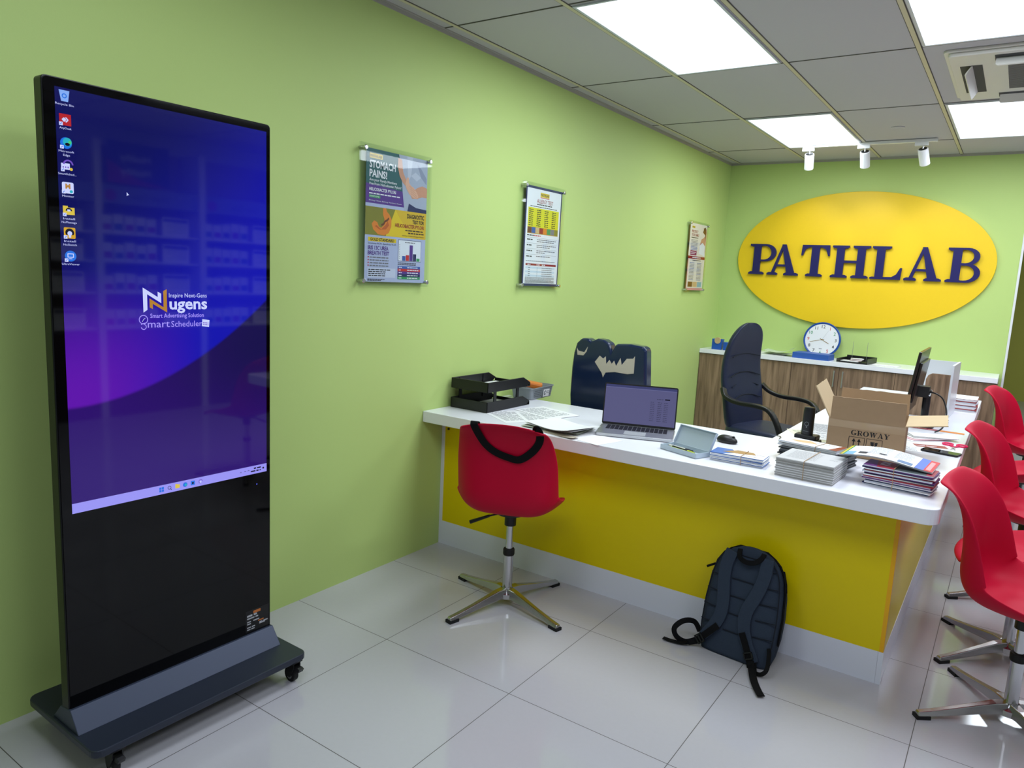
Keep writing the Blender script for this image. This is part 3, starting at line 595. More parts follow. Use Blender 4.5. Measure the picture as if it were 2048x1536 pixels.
# ------------------------------------------------------------------ red swivel shell chairs
def make_chair(label):
    t = thing('swivel_shell_chair', label, 'chair', (0, 0, 0), 0, 'red plastic shell chairs with four-star metal base')
    prof = [(.235, .438, .195, .0), (.215, .452, .215, .012), (.12, .452, .235, .035), (.02, .445, .245, .062), (-.07, .447, .243, .085), (-.13, .457, .236, .10), (-.172, .488, .232, .112), (-.192, .545, .232, .108),
            (-.19, .615, .23, .09), (-.192, .69, .228, .068), (-.204, .76, .216, .05), (-.228, .82, .203, .032), (-.252, .858, .19, .015), (-.278, .882, .174, .0)]
    n = 19; rows = []
    for i, (x, z, hw, d) in enumerate(prof):
        a = prof[max(i-1, 0)]; b = prof[min(i+1, len(prof)-1)]; T = Vector((b[0]-a[0], 0, b[1]-a[1])).normalized(); nn = Vector((T.z, 0, -T.x))
        if nn.x < 0 and i > 6: nn = -nn
        if i <= 6 and nn.z < 0: nn = -nn
        row = []
        for k in range(n):
            s_ = -1+2*k/(n-1); e = abs(s_)**4.2
            p = Vector((x, 0, z)) + nn*d*e + Vector((0, hw*s_*(1-.04*s_*s_), 0))
            if i < 2: p.x -= .03*s_*s_
            if i > 9: p.z -= (.004, .01, .018, .026)[i-10]*abs(s_)**2.5
            row.append(p)
        rows.append(row)
    bm = NB(); loft(bm, rows, caps=False, closed=False); obj('seat_shell', bm, RED, t, smooth=True, solid=.011, subsurf=2)
    bm = NB(); lathe(bm, [(.07, .434), (.065, .424), (.026, .415), (.026, .37)]); obj('swivel_mount', bm, BLACK, t)
    bm = NB(); lathe(bm, [(.016, .4), (.016, .235)]); obj('upper_column', bm, CHROME, t, smooth=False)
    bm = NB(); lathe(bm, [(.024, .26), (.026, .255), (.026, .235), (.024, .23)]); obj('column_collar', bm, RUB, t)
    bm = NB(); lathe(bm, [(.0215, .25), (.0225, .07), (.028, .062), (.045, .055), (.047, .035), (.035, .03), (.001, .03)]); obj('lower_column', bm, CHROME, t)
    bm = NB(); tube(bm, [(.02, .02, .42), (.015, .1, .395)], .004); tube(bm, [(.015, .1, .395), (.012, .19, .355)], [.006, .009]); obj('height_lever', bm, BLACK, t)
    for k in range(4):
        R = Matrix.Rotation(k*PI/2+PI/4, 4, 'Z'); bm = NB(); rings = []
        for x, w, zt, zb in ((.02, .05, .076, .034), (.06, .042, .074, .036), (.12, .034, .062, .03), (.2, .03, .046, .02), (.28, .03, .032, .012), (.325, .03, .026, .01), (.33, .024, .022, .012)):
            rings.append([R @ Vector((x, -w/2, zb)), R @ Vector((x, w/2, zb)), R @ Vector((x, w/2*.7, zt)), R @ Vector((x, -w/2*.7, zt))])
        loft(bm, rings); lg = obj('leg', bm, ALU, t, bevel=.003)
        bm = NB(); box(bm, (.285, -.0165, 0), (.334, .0165, .013), R); obj('foot_cap', bm, RUB, lg)
    return t
base = make_chair('red shell chair with a black strap over its back, in front of the desk')
base.location = (.715, 2.6, 0); base.rotation_euler = (0, 0, math.radians(112))
for x, y, a, lab in ((2.615, 3.0, -11, 'red shell chair nearest the desk corner, back towards the desk'),
                     (2.62, 4.27, -11, 'red shell chair second along the desk side, back against the white desk edge'),
                     (2.64, 6.15, -14, 'farthest red shell chair with tall pale-edged back at desk end'),
                     (2.60, 3.55, 180, 'red shell chair turned to the desk, mostly hidden behind the nearest chair'),
                     (2.585, 5.22, 178, 'red shell chair facing the desk, further back behind the second chair')):
    c = copy_tree(base); c.location = (x, y, 0); c.rotation_euler = (0, 0, math.radians(a)); c['label'] = lab
    for ch in [q for q in COL.objects if q.parent == c]:      # gas lift a little lower on these
        k_ = ch.name.split('.')[0]
        if k_ == 'leg': ch.rotation_euler = (0, 0, math.radians(1))
        elif k_ != 'lower_column' and k_ != 'column_collar': ch.location.z -= .02
for ch in [x for x in COL.objects if x.parent == base and x.name.split('.')[0] == 'leg']: ch.rotation_euler = (0, 0, math.radians(10))
t = thing('shoulder_strap', 'black strap slung over the back of the front red chair', 'strap', base.location, math.radians(112))
SP = smooth_path([(-.215, .11, .82), (-.25, .11, .872), (-.276, .11, .884), (-.29, .108, .872), (-.258, .10, .835), (-.228, .075, .785), (-.216, .035, .752), (-.213, -.02, .733), (-.212, -.07, .728), (-.216, -.12, .765), (-.228, -.15, .81), (-.252, -.155, .85), (-.278, -.15, .874), (-.25, -.14, .868), (-.22, -.13, .82)], 6)
sd = [Vector((0, 1, 0))]*19; n_ = len(SP)
sides = []
for i in range(n_):
    T = (SP[min(i+1, n_-1)]-SP[max(i-1, 0)]).normalized(); N_ = Vector((.97, 0, .25))
    q_ = T.cross(N_); q_ = q_ if q_.length > .3 else Vector((0, 1, 0)); q_.normalize()
    if sides and q_.dot(sides[-1]) < 0: q_ = -q_
    sides.append(q_)
bm = NB(); ribbon(bm, SP, sides, .032, .003); obj('webbing_band', bm, WEB, t)
# ------------------------------------------------------------------ office armchairs
def office_chair(label, loc, rz, wide=False):
    t = thing('office_armchair', label, 'chair', loc, rz)
    if not wide:
        prof = [(-.2, .43, .2, .05), (-.232, .50, .228, .09), (-.245, .60, .232, .085), (-.262, .70, .24, .085), (-.285, .80, .245, .075), (-.298, .90, .235, .07), (-.295, 1.0, .222, .068), (-.275, 1.1, .2, .07), (-.26, 1.155, .165, .062), (-.252, 1.19, .125, .05), (-.248, 1.21, .08, .035), (-.246, 1.22, .04, .02)]
        rings = []
        for x, z, hw, th in prof:
            r = []
            for k in range(20):
                a = k*2*PI/20; c, s_ = math.cos(a), math.sin(a)
                r.append(Vector((x+th/2*(abs(c)**.6)*(1 if c > 0 else -1)+.02*abs(s_)**3, hw*(abs(s_)**.6)*(1 if s_ > 0 else -1), z)))
            rings.append(r)
        bm = NB(); loft(bm, rings); bk = obj('backrest', bm, NAVY, t, smooth=True, subsurf=1)
        for z, x, sag, hw in ((.985, -.258, .02, .205), (.85, -.252, .03, .215), (.775, -.246, .03, .2), (.69, -.218, .03, .2)):
            bm = NB(); tube(bm, [(x-.002+.018*abs(q)**3, hw*.86*q, z+sag*(.5-q*q)) for q in [i/6-1 for i in range(13)]], .0035, 6); obj('seam', bm, SEAM, bk)
    # seat
    rings = []
    for z, g_ in ((.40, .8), (.42, .95), (.45, 1), (.485, .99), (.505, .9), (.51, .6)):
        rings.append([Vector((.275*g_*(abs(math.cos(a))**.5)*(1 if math.cos(a) > 0 else -1)+.0, .25*g_*(abs(math.sin(a))**.5)*(1 if math.sin(a) > 0 else -1), z)) for a in [k*2*PI/24 for k in range(24)]])
    bm = NB(); loft(bm, rings); obj('seat', bm, NAVY, t, smooth=True, subsurf=1)
    for sd in (() if wide else (-1, 1)):
        P = smooth_path([(-.25, sd*.25, .76), (-.2, sd*.285, .71), (-.1, sd*.295, .685), (.05, sd*.295, .685), (.14, sd*.29, .665), (.2, sd*.28, .58), (.235, sd*.25, .44), (.2, sd*.2, .405)], 5)
        bm = NB(); ribbon(bm, P, (0, 1, 0), .045, .028); obj('armrest', bm, BLACK, t, bevel=.008)
    bm = NB(); lathe(bm, [(.03, .40), (.03, .2), (.02, .2), (.02, .1), (.035, .1), (.035, .06)]); obj('gas_column', bm, BLACK, t)
    for k in range(5):
        R = Matrix.Rotation(k*2*PI/5, 4, 'Z'); bm = NB()
        loft(bm, [[R @ Vector((x, -w_, z-h_)), R @ Vector((x, w_, z-h_)), R @ Vector((x, w_, z)), R @ Vector((x, -w_, z))] for x, w_, z, h_ in ((.02, .025, .12, .05), (.15, .02, .105, .035), (.29, .015, .08, .025))]); lg = obj('leg', bm, BLACK, t)
        bm = NB(); tube(bm, [R @ Vector((.28, -.025, .028)), R @ Vector((.28, .025, .028))], .028, 14); tube(bm, [R @ Vector((.28, 0, .028)), R @ Vector((.28, 0, .065))], .006); obj('castor', bm, RUB, lg)
    return t
office_chair('tall navy executive armchair with arched back between the desk and cabinets', (1.135, 5.2, 0), math.radians(-15))
# second navy chair behind the desk front
t2 = office_chair('navy glossy chair behind the laptop, back outline in two lobes', (.575, 4.12, 0), math.radians(-90), True)
def navy_back():
    px = [(.286,.775),(.288,.94),(.296,1.03),(.312,1.09),(.345,1.122),(.385,1.124),(.41,1.108),(.45,1.128),(.49,1.125),(.53,1.105),(.548,1.06),(.572,1.108),(.66,1.115),(.745,1.108),(.765,1.09),(.775,.95),(.78,.88),(.79,.775)]
    px = [(a-.575, b) for a, b in px] + [(.19, .48), (-.26, .48)]
    return px
bm = NB(); Mx = frame((.27, 0, 0), (0, 1, 0), (0, 0, 1))
prism(bm, navy_back(), -.04, .04, Mx); ob = obj('backrest', bm, mat('navy_vinyl', (24, 38, 70), .14, spec=.6, bump=.25, nscale=7), t2, bevel=.025); 
for m_ in ob.modifiers: m_.segments = 4
CREAM = mat('pale_reflection', (196, 186, 172), .25, bump=.5, nscale=60)  # glossy reflections of the chair back, modelled as thin cream-coloured patches
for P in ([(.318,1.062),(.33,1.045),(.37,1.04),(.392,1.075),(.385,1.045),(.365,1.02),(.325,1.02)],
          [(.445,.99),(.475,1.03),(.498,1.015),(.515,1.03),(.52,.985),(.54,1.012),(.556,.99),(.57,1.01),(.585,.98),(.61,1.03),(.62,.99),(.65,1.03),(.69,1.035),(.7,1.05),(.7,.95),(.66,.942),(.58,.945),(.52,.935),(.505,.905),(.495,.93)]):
    bm = NB(); prism(bm, [(a-.575, b) for a, b in P], .0405, .0425, Mx); obj('reflection_patch', bm, CREAM, t2)
# ------------------------------------------------------------------ backpack
BP = thing('backpack', 'dark grey blue backpack standing on the floor against the yellow desk front', 'backpack', (1.69, 2.776, .003), 0, None, (math.radians(-13), 0, math.radians(-4.8)))
def hwid(v):   # half width of the pack against height
    pts = [(0, .135), (.03, .148), (.1, .157), (.2, .158), (.3, .15), (.36, .138), (.4, .115), (.43, .08), (.447, .04), (.452, .012)]
    for (a, p), (b, q) in zip(pts, pts[1:]):
        if v <= b: return p+(q-p)*(v-a)/(b-a)
    return .01
rings = []
for v, th in ((0, .075), (.012, .09), (.05, .105), (.12, .115), (.2, .115), (.28, .105), (.34, .09), (.38, .08), (.41, .07), (.43, .055), (.445, .04), (.451, .02)):
    h_ = hwid(v); r = []
    for k in range(28):
        a = k*2*PI/28; c, s_ = math.cos(a), math.sin(a)
        r.append(Vector((h_*(abs(c)**.45)*(1 if c > 0 else -1)+.006*(v/.4), th/2+th/2*(abs(s_)**.55)*(1 if s_ > 0 else -1), v)))
    rings.append(r)
bm = NB(); loft(bm, rings); obj('pack_body', bm, FAB, BP, smooth=True)
s = Sheet((0, -.0022, 0), (1, 0, 0), (0, 0, 1), .0008); bm = NB()
for sd in (-1, 1):     # quilted side channels of the back panel
    for v in (.12, .185, .25, .315, .38):
        tube(bm, [(sd*hwid(v)*.93, -.001, v), (sd*.07, -.003, v-.008)], .0022, 6)
for v in (.11, .18, .25, .32): tube(bm, [(-.05, -.003, v-.008), (.04, -.003, v-.008)], .0022, 6)
tube(bm, [(hwid(v)*sd*.93+.004, -.001, v) for sd, v in [(-1, .03+.02*k) for k in range(20)]+[(1, .41-.02*k) for k in range(20)]], .0025, 6)
obj('quilt_seams', bm, SEAM, BP)
bm = NB(); tube(bm, [(hwid(v)*sd*1.0+.006, .028, v+.003) for sd, v in [(-1, .1+.02*k) for k in range(18)]+[(1, .44-.02*k) for k in range(18)]], .0045, 6); obj('zip', bm, WEB, BP)
def strap(name, P, w_, th, m, par, y=-.009, k=5, bev=.003, side=None):
    Q = smooth_path([(a, y if len(p) < 1 else (p[0]), b) for a, b, *p in P], k); W2 = w_
    if isinstance(w_, list): W2 = [w_[min(int(i/k), len(w_)-1)] + (w_[min(int(i/k)+1, len(w_)-1)]-w_[min(int(i/k), len(w_)-1)])*((i % k)/k) for i in range(len(Q))]
    bm = NB(); sides = []
    for i in range(len(Q)):
        T = (Q[min(i+1, len(Q)-1)]-Q[max(i-1, 0)]).normalized(); sides.append(side if side and Q[i].y < -.03 else tuple(T.cross(Vector((0, 1, 0)))))
    ribbon(bm, Q, sides, W2, th); return obj(name, bm, m, par, bevel=bev)
st = strap('shoulder_strap', [(-.066, .42), (-.08, .36), (-.078, .293), (-.068, .226), (-.066, .171), (-.08, .12), (-.11, .07), (-.135, .035)], [.05, .052, .052, .052, .052, .05, .042, .03], .012, FAB, BP)
strap('webbing', [(-.068, .112, -.017), (-.105, .068, -.018), (-.148, .018, -.016)], .026, .003, WEB, st, bev=0)
strap('webbing_loop', [(-.14, .03, -.012), (-.185, .004, -.02), (-.225, .014, -.03), (-.24, .045, -.03), (-.215, .08, -.01), (-.18, .085, .02), (-.155, .05, .035)], .022, .003, WEB, st, bev=0)
strap('strap_tail', [(-.145, .02, -.014), (-.19, .0, -.035), (-.235, -.006, -.045), (-.272, -.006, -.05)], .022, .003, WEB, st, bev=0, side=(-.3, .93, .21))
bm = NB(); Mx = frame((-.13, -.021, .038), (.72, 0, .69), (-.69, 0, .72)); 
for a, b in (((-.016, -.019, -.003), (-.01, .019, .003)), ((.01, -.019, -.003), (.016, .019, .003)), ((-.016, -.019, -.003), (.016, -.014, .003)), ((-.016, .014, -.003), (.016, .019, .003)), ((-.003, -.019, -.003), (.003, .019, .003))): box(bm, a, b, Mx)
obj('buckle', bm, BLACK, st)
st = strap('shoulder_strap', [(.08, .425), (.078, .35), (.06, .275), (.036, .21), (.032, .15), (.052, .09), (.083, .045), (.1, .02)], [.05, .052, .052, .052, .052, .048, .04, .03], .012, FAB, BP)
strap('webbing', [(.032, .117, -.017), (.058, .07, -.018), (.082, .02, -.018), (.09, -.002, -.02)], .026, .003, WEB, st, bev=0)
strap('strap_tail', [(.086, .022, -.018), (.1, .004, -.035), (.135, -.016, -.1), (.172, -.029, -.155), (.198, -.036, -.187)], .028, .003, WEB, st, bev=0, side=(.93, .36, .08))
strap('webbing_loop', [(.10, .02, -.012), (.12, -.004, -.045), (.148, .002, -.058), (.16, .025, -.045), (.148, .07, -.01), (.14, .09, .0)], .016, .003, WEB, st, bev=0)
bm = NB(); Mx = frame((.074, -.021, .04), (.9, 0, .42), (-.42, 0, .9))
for a, b in (((-.018, -.014, -.003), (.018, -.009, .003)), ((-.018, .009, -.003), (.018, .014, .003)), ((-.018, -.014, -.003), (-.013, .014, .003)), ((.013, -.014, -.003), (.018, .014, .003))): box(bm, a, b, Mx)
obj('buckle', bm, BLACK, st)
strap('top_handle', [(-.038, .435, -.004), (-.03, .405, -.018), (.0, .392, -.026), (.035, .398, -.024), (.056, .42, -.016), (.06, .44, -.004)], .02, .007, WEB, BP)
bm = NB(); tube(bm, [(.138, .02, .39), (.158, .008, .345), (.165, .004, .315)], .005, 6); obj('zip_pull', bm, WEB, BP)
bm = NB(); tube(bm, [(-.136, .02, .345), (-.166, .006, .325)], .005, 6); obj('zip_pull', bm, WEB, BP)
# ------------------------------------------------------------------ things on the desk
T0 = ZT+.0005
def slab_pts(x, y, w_, h_, a): 
    c, s_ = math.cos(math.radians(a)), math.sin(math.radians(a))
    return frame((x, y, 0), (c, s_, 0), (-s_, c, 0))
# letter tray, two tiers
t = thing('letter_tray', 'black two-tier letter tray on the desk beside the left wall', 'letter tray', (.02, 3.0, T0), math.radians(0))
def tray(z, dx, nm):
    bm = NB(); h_ = .055
    box(bm, (0, 0, z), (.245, .40, z+.004))
    box(bm, (0, 0, z), (.245, .006, z+h_))
    for x in (0, .239): prism(bm, [(0, z), (.36, z), (.40, z+.022), (.33, z+h_), (0, z+h_)], 0, .006, frame((x, 0, 0), (0, 1, 0), (0, 0, 1)))
    box(bm, (0, .395, z), (.245, .40, z+.02))
    return obj(nm, bm, BLACK, t, bevel=.002)
tray(0, 0, 'lower_tray'); tray(.105, 0, 'upper_tray')
for x in (.004, .236):
    for y in (.06, .27): bxo('post', (x, y, .03), (x+.006, y+.022, .155), BLACK, t)
o = bxo('paper_sheet', (.05, 3.02, T0+.0045+.0), (.24, 3.36, T0+.0075), PAPER); tag(o, 'white paper lying in the lower tier of the black letter tray', 'paper')
o = bxo('paper_sheet', (.05, 3.03, T0+.1095), (.22, 3.36, T0+.1125), PAPER); tag(o, 'white paper lying in the upper tier of the black letter tray', 'paper')
# grey basket
t = thing('mesh_basket', 'small grey perforated plastic basket behind the black letter tray', 'basket', (.06, 3.5, T0), math.radians(2))
bm = NB(); W_, L_, h_ = .15, .26, .07
outer = rrect(0, 0, W_, L_, .02); 
def ringpts(s_, z): return [Vector((W_/2+(a-W_/2)*s_, L_/2+(b-L_/2)*s_, z)) for a, b in outer]
loft(bm, [ringpts(.86, 0), ringpts(.9, .002), ringpts(1, h_), ringpts(1.04, h_), ringpts(1.04, h_-.006), ringpts(.97, h_-.008), ringpts(.86, .005)], caps=True); obj('basket_body', bm, GREYP, t)
s = Sheet((.151, .07, .006), (0, 1, 0), (.13, 0, 1), .001)
for r in range(4):
    for c in range(14):
        if not (5 < c < 11): s.rect(-.05+c*.014, .012+r*.011, -.043+c*.014, .017+r*.011, BLACK, 1)
s.build('perforations', t)
s = Sheet((.153, .1, .01), (0, 1, 0), (.13, 0, 1), .001); s.rect(.02, 0, .09, .045, PAPER, 1); s.disc(.04, .024, .014, PRINT, 2); s.disc(.04, .024, .008, PAPER, 3); s.dashes(.06, .03, .025, .003, INK, 2); s.dashes(.06, .02, .025, .003, INK, 2); s.build('label', t)
bm = NB(); prism(bm, rrect(-.05, -.03, .05, .03, .01), 0, .035); o = obj('orange_packet', bm, mat('orange_foil', (214, 120, 50), .35, bump=.4, nscale=30), bevel=.01); o.location = (.12, 3.66, T0+.05); o.rotation_euler = (.1, .15, .5); tag(o, 'crumpled orange and white packet sticking out of the grey basket', 'packet')
# loose sheets
def sheet(x, y, w_, h_, a, z, label, draw=None, m=PAPER, name='paper_sheet', th=.0006, group=None, cat='paper', curl=0):
    t = thing(name, label, cat, (x, y, z), math.radians(a), group)
    bm = NB(); nx = 8
    if curl:
        rows = [[Vector((-w_/2+w_*i/nx, yy, curl*abs(2*i/nx-1)**2*(1 if i > nx/2 else .3))) for yy in (-h_/2, h_/2)] for i in range(nx+1)]
        loft(bm, rows, caps=False, closed=False); obj('sheet', bm, m, t, solid=.0006)
    else: box(bm, (-w_/2, -h_/2, 0), (w_/2, h_/2, th)); obj('sheet', bm, m, t)
    if draw:
        s = Sheet((-w_/2, -h_/2, th), (1, 0, 0), (0, 1, 0), .0003); draw(s, w_, h_); s.build('print', t)
    return t
def lines(s, w_, h_, m=PRINT, n=12):
    for k in range(n): s.dashes(w_*.1, h_*.9-k*h_*.8/n, w_*(.75 if k % 4 else .5), h_*.8/n*.35, m, 1, k)
sheet(.40, 3.04, .21, .29, 60, T0, 'printed white form on the desk in front of the letter tray, leftmost of the forms', lines)
sheet(.52, 3.12, .21, .29, 48, T0+.0009, 'printed white form overlapping others between the letter tray and laptop', lines)
sheet(.47, 3.26, .21, .29, 75, T0+.0018, 'printed white form furthest back in the spread beside the letter tray', lines)
for k, (x, y, a, lab, c) in enumerate(((.70, 2.97, 14, 'bottom white sheet of the untidy paper pile behind the red chair', .0), (.72, 2.97, 4, 'olive grey folder in the untidy paper pile behind the red chair', .004), (.735, 2.965, -10, 'white sheet with curled edge in the paper pile left of the laptop', .012), (.75, 2.95, -18, 'topmost curled white sheet of the paper pile left of the laptop', .018))):
    sheet(x, y, .30, .21, a, T0+.0006+k*.006, lab, lines if k == 0 else None, m=PAPER if k != 1 else mat('folder_grey', (150, 156, 140), .5), curl=c)
sheet(.93, 2.90, .24, .17, -14, T0, 'flat white sheet half under the front left corner of the laptop')
sheet(.80, 2.845, .2, .05, -12, T0+.0005, 'thin dark and cream paper strip at the front edge of the paper pile', m=mat('cream_paper', (200, 190, 170), .6), curl=.008)
# laptop
t = thing('laptop', 'open silver laptop showing a pale page on the white desk', 'laptop', (1.045, 3.135, T0), math.radians(20))
bm = NB(); prism(bm, rrect(-.178, -.115, .178, .115, .012), .002, .015); obj('laptop_base', bm, SILVER, t, bevel=.002)
bm = NB()
for r in range(5):
    for c in range(14): box(bm, (-.145+c*.0208, .0+r*.0195, .015), (-.127+c*.0208, .0165+r*.0195, .0165))
obj('keyboard', bm, BLACK, t)
bxo('touchpad', (-.05, -.1, .015), (.05, -.02, .0155), mat('touchpad', (170, 172, 176), .3), t)
bm = NB(); Mx = Matrix.Translation((0, .112, .014)) @ Matrix.Rotation(math.radians(80), 4, 'X'); prism(bm, rrect(-.178, 0, .178, .205, .01), -.006, 0, Mx); ld = obj('lid', bm, BLACK, t)
s = Sheet((0, .112, .014), (1, 0, 0), (0, math.cos(math.radians(80)), math.sin(math.radians(80))), .0006)
s.rect(-.172, .012, .172, .198, em('lap', (104, 104, 150), .62), 1); s.rect(-.172, .186, .172, .198, em('lap2', (74, 78, 130), .6), 2); s.rect(-.172, .184, .172, .186, em('lap3', (130, 134, 190), .6), 2)
LT = em('lap4', (70, 70, 104), .55); s.rect(.118, .14, .142, .146, EK, 2); s.dashes(.08, .141, .03, .003, LT, 2)
for k in range(11):
    for x in (.05, .085, .115): s.dashes(x, .125-k*.009, .02, .0025, LT, 2, k)
s.build('display', t)
# pencil case with pens
t = thing('pencil_case', 'open pale blue plastic pencil case in front of the laptop', 'pencil case', (1.36, 2.955, T0), math.radians(-20))
bm = NB(); 
for a, b in (((-.1, -.045, 0), (.1, .045, .003)), ((-.1, -.045, 0), (.1, -.042, .022)), ((-.1, .042, 0), (.1, .045, .022)), ((-.1, -.042, 0), (-.097, .042, .022)), ((.097, -.042, 0), (.1, .042, .022))): box(bm, a, b)
obj('case_tray', bm, PALEB, t, bevel=.001)
bm = NB(); Mx = Matrix.Translation((0, .046, .02)) @ Matrix.Rotation(math.radians(62), 4, 'X'); box(bm, (-.1, 0, -.003), (.1, .085, 0), Mx); box(bm, (-.1, 0, 0), (-.097, .085, .012), Mx); box(bm, (.097, 0, 0), (.1, .085, .012), Mx); box(bm, (-.1, .082, 0), (.1, .085, .012), Mx); obj('case_lid', bm, PALEB, t, bevel=.001)
for k, (dx, dy, c, lab) in enumerate(((-.01, 0, (24, 26, 34), 'black marker pen lying in the pale blue pencil case'), (-.01, -.02, (190, 210, 40), 'yellow green highlighter lying in the pale blue pencil case'), (-.03, .022, (206, 206, 190), 'white pen lying in the pale blue pencil case'))):
    p = thing('marker_pen', lab, 'pen', (1.36+dx, 2.955+dy, T0+.01), math.radians(-24+k*3), 'pens in the pencil case')
    bm = NB(); tube(bm, [(-.06, 0, 0), (.03, 0, 0)], .0065); obj('barrel', bm, mat('pen_%d' % k, c, .4), p)
    bm = NB(); tube(bm, [(.03, 0, 0), (.068, 0, 0)], [.007, .006]); obj('cap', bm, mat('pen_cap_%d' % k, (190, 205, 60) if k == 0 else (30, 30, 34), .4), p)
# mouse
bm = NB(); rings = []
for z, g_ in ((0, .9), (.006, 1), (.016, .97), (.026, .8), (.033, .5), (.035, .2)):
    rings.append([Vector((.052*g_*math.cos(a)-.006*(1-g_), .031*g_*math.sin(a), z)) for a in [k*2*PI/20 for k in range(20)]])
t = thing('computer_mouse', 'black computer mouse on the white desk right of the laptop', 'mouse', (1.43, 3.30, T0), math.radians(-10))
loft(bm, rings); obj('mouse_body', bm, BLACK, t, smooth=True, subsurf=1)
bm = NB(); tube(bm, [(.03, -.004, .028), (.03, .004, .028)], .007, 12); obj('scroll_wheel', bm, RUB, t)
# bundles of booklets
def bundle(name, x, y, w_, h_, a, n, th, mats, labels, cat, group, jit=.004, ja=1.5, z=T0, top=None, fold=False, edge=None):
    rn = random.Random(int(x*1000)); out = []
    for k in range(n):
        m = mats[k % len(mats)]
        bm = NB(); prism(bm, rrect(-w_/2, -h_/2, w_/2, h_/2, .002, 1), 0, th*.86)
        o = obj(name, bm, m); o.location = (x+rn.uniform(-jit, jit), y+rn.uniform(-jit, jit), z+k*th); o.rotation_euler = (0, 0, math.radians(a+rn.uniform(-ja, ja)))
        if k == n-1 and labels[1]: tag(o, labels[1], cat, group)
        else: tag(o, labels[0], cat, group)
        out.append(o)
    if top:
        last = out[-1]; last.rotation_euler = (0, 0, math.radians(a)); s = Sheet((-w_/2, -h_/2, th*.86), (1, 0, 0), (0, 1, 0), .0003); top(s, w_, h_); s.build('cover_print', last)
    return out
def band(x, y, z, w_, h_, a, at, ht, horiz, label):
    Mx = slab_pts(x, y, 0, 0, a); bm = NB(); e = .0015
    if horiz: P = [(-w_/2-e, at, 0), (-w_/2-e, at, ht+e), (w_/2+e, at, ht+e), (w_/2+e, at, 0)]
    else: P = [(at, -h_/2-e, 0), (at, -h_/2-e, ht+e), (at, h_/2+e, ht+e), (at, h_/2+e, 0)]
    tube(bm, [Mx @ Vector(p) for p in P], .0012, 6); o = obj('rubber_band', bm, mat('rubber_band', (176, 140, 96), .6)); o.location.z = z; tag(o, label, 'rubber band', 'rubber bands around the booklet bundles')
BPAP = mat('booklet_edge', (206, 212, 224), .6); BPB = mat('leaflet_blue', (70, 110, 180), .5)
def topblue(s, w_, h_):
    s.rect(0, 0, w_, h_, BPB, 1); s.poly([(w_*.25, 0), (w_, 0), (w_, h_), (w_*.3, h_), (w_*.45, h_*.5)], PAPER, 2)
    s.poly([(w_*.18, h_*.4), (w_*.4, h_), (w_*.72, h_*.95), (w_*.8, h_*.6), (w_*.5, h_*.4)], mat('leaflet_tan', (170, 130, 70), .5), 3); s.text('PATHLAB', w_*.78, h_*.65, .01, DB, 4, w=.035); s.dashes(w_*.55, h_*.25, w_*.3, .004, PRINT, 4)
bundle('leaflet', 1.59, 2.975, .215, .105, 2, 11, .0032, [BPAP, PAPER, BPB, PAPER], ('folded blue and white leaflet inside the small bundle right of pencil case', 'blue leaflet with tan picture, topmost of the small bundle'), 'leaflet', 'leaflets in the small blue bundle', top=topblue, jit=.003)
band(1.59, 2.975, T0, .225, .113, 2, .02, .036, False, 'tan rubber band around the small blue leaflet bundle')
GST = mat('booklet_grey', (168, 166, 164), .6)
def topgrey(s, w_, h_):
    s.rect(0, 0, w_, h_, mat('booklet_cover', (196, 195, 196), .5), 1); s.text('PATHLAB', w_*.8, h_*.5, .008, PRINT, 2, w=.03)
    for k in range(9): s.dashes(w_*.12, h_*.85-k*h_*.08, w_*.5, .003, PRINT, 2, k)
bundle('booklet', 1.872, 2.975, .215, .21, -3, 16, .0045, [GST, mat('booklet_pale', (214, 213, 214), .6)], ('thin grey booklet within the neat square stack at the desk front', 'topmost grey booklet with printed cover on the neat square stack'), 'booklet', 'grey booklets in the square stack', jit=.002, ja=.6, top=topgrey)
band(1.872, 2.975, T0, .222, .218, -3, .0, .073, False, 'tan rubber band around the square stack of grey booklets')
bundle('booklet', 1.84, 3.22, .26, .17, -10, 9, .006, [mat('dark_booklet', (38, 42, 46), .5), mat('dark_booklet2', (70, 74, 78), .5)], ('dark covered booklet in the pile behind the grey square stack', None), 'booklet', 'dark booklets behind the grey stack', jit=.005)
def topwhite(s, w_, h_):
    s.rect(0, 0, w_, h_, PAPER, 1); s.poly([(w_*.1, h_*.5), (w_*.4, h_*.9), (w_*.6, h_*.5), (w_*.3, h_*.3)], BEI, 2); s.poly([(w_*.86, 0), (w_, 0), (w_, h_), (w_*.92, h_)], mat('rust', (150, 80, 50), .5), 2); s.dashes(w_*.5, h_*.7, w_*.35, .005, PRINT, 2)
bundle('leaflet', 1.815, 3.225, .25, .11, -12, 6, .0035, [PAPER, BPAP], ('white leaflet in the strip bundle lying on the dark booklets', 'topmost white leaflet with rust coloured end on the dark booklets'), 'leaflet', 'white leaflets on the dark booklets', z=T0+.0545, top=topwhite, jit=.003)
band(1.815, 3.225, T0+.0545, .25, .115, -12, .04, .022, False, 'tan rubber band around the white leaflets on the dark booklets')
RPU = mat('brochure_purple', (104, 50, 120), .45); RRD = mat('brochure_red', (150, 24, 50), .45); RNV = mat('brochure_navy', (30, 44, 96), .45)
bundle('brochure', 2.175, 3.035, .225, .11, -5, 6, .0042, [BPAP, RNV, PAPER], ('navy and white brochure low in the thick bundle at the desk corner', None), 'brochure', 'brochures low in the corner bundle', jit=.007, ja=3)
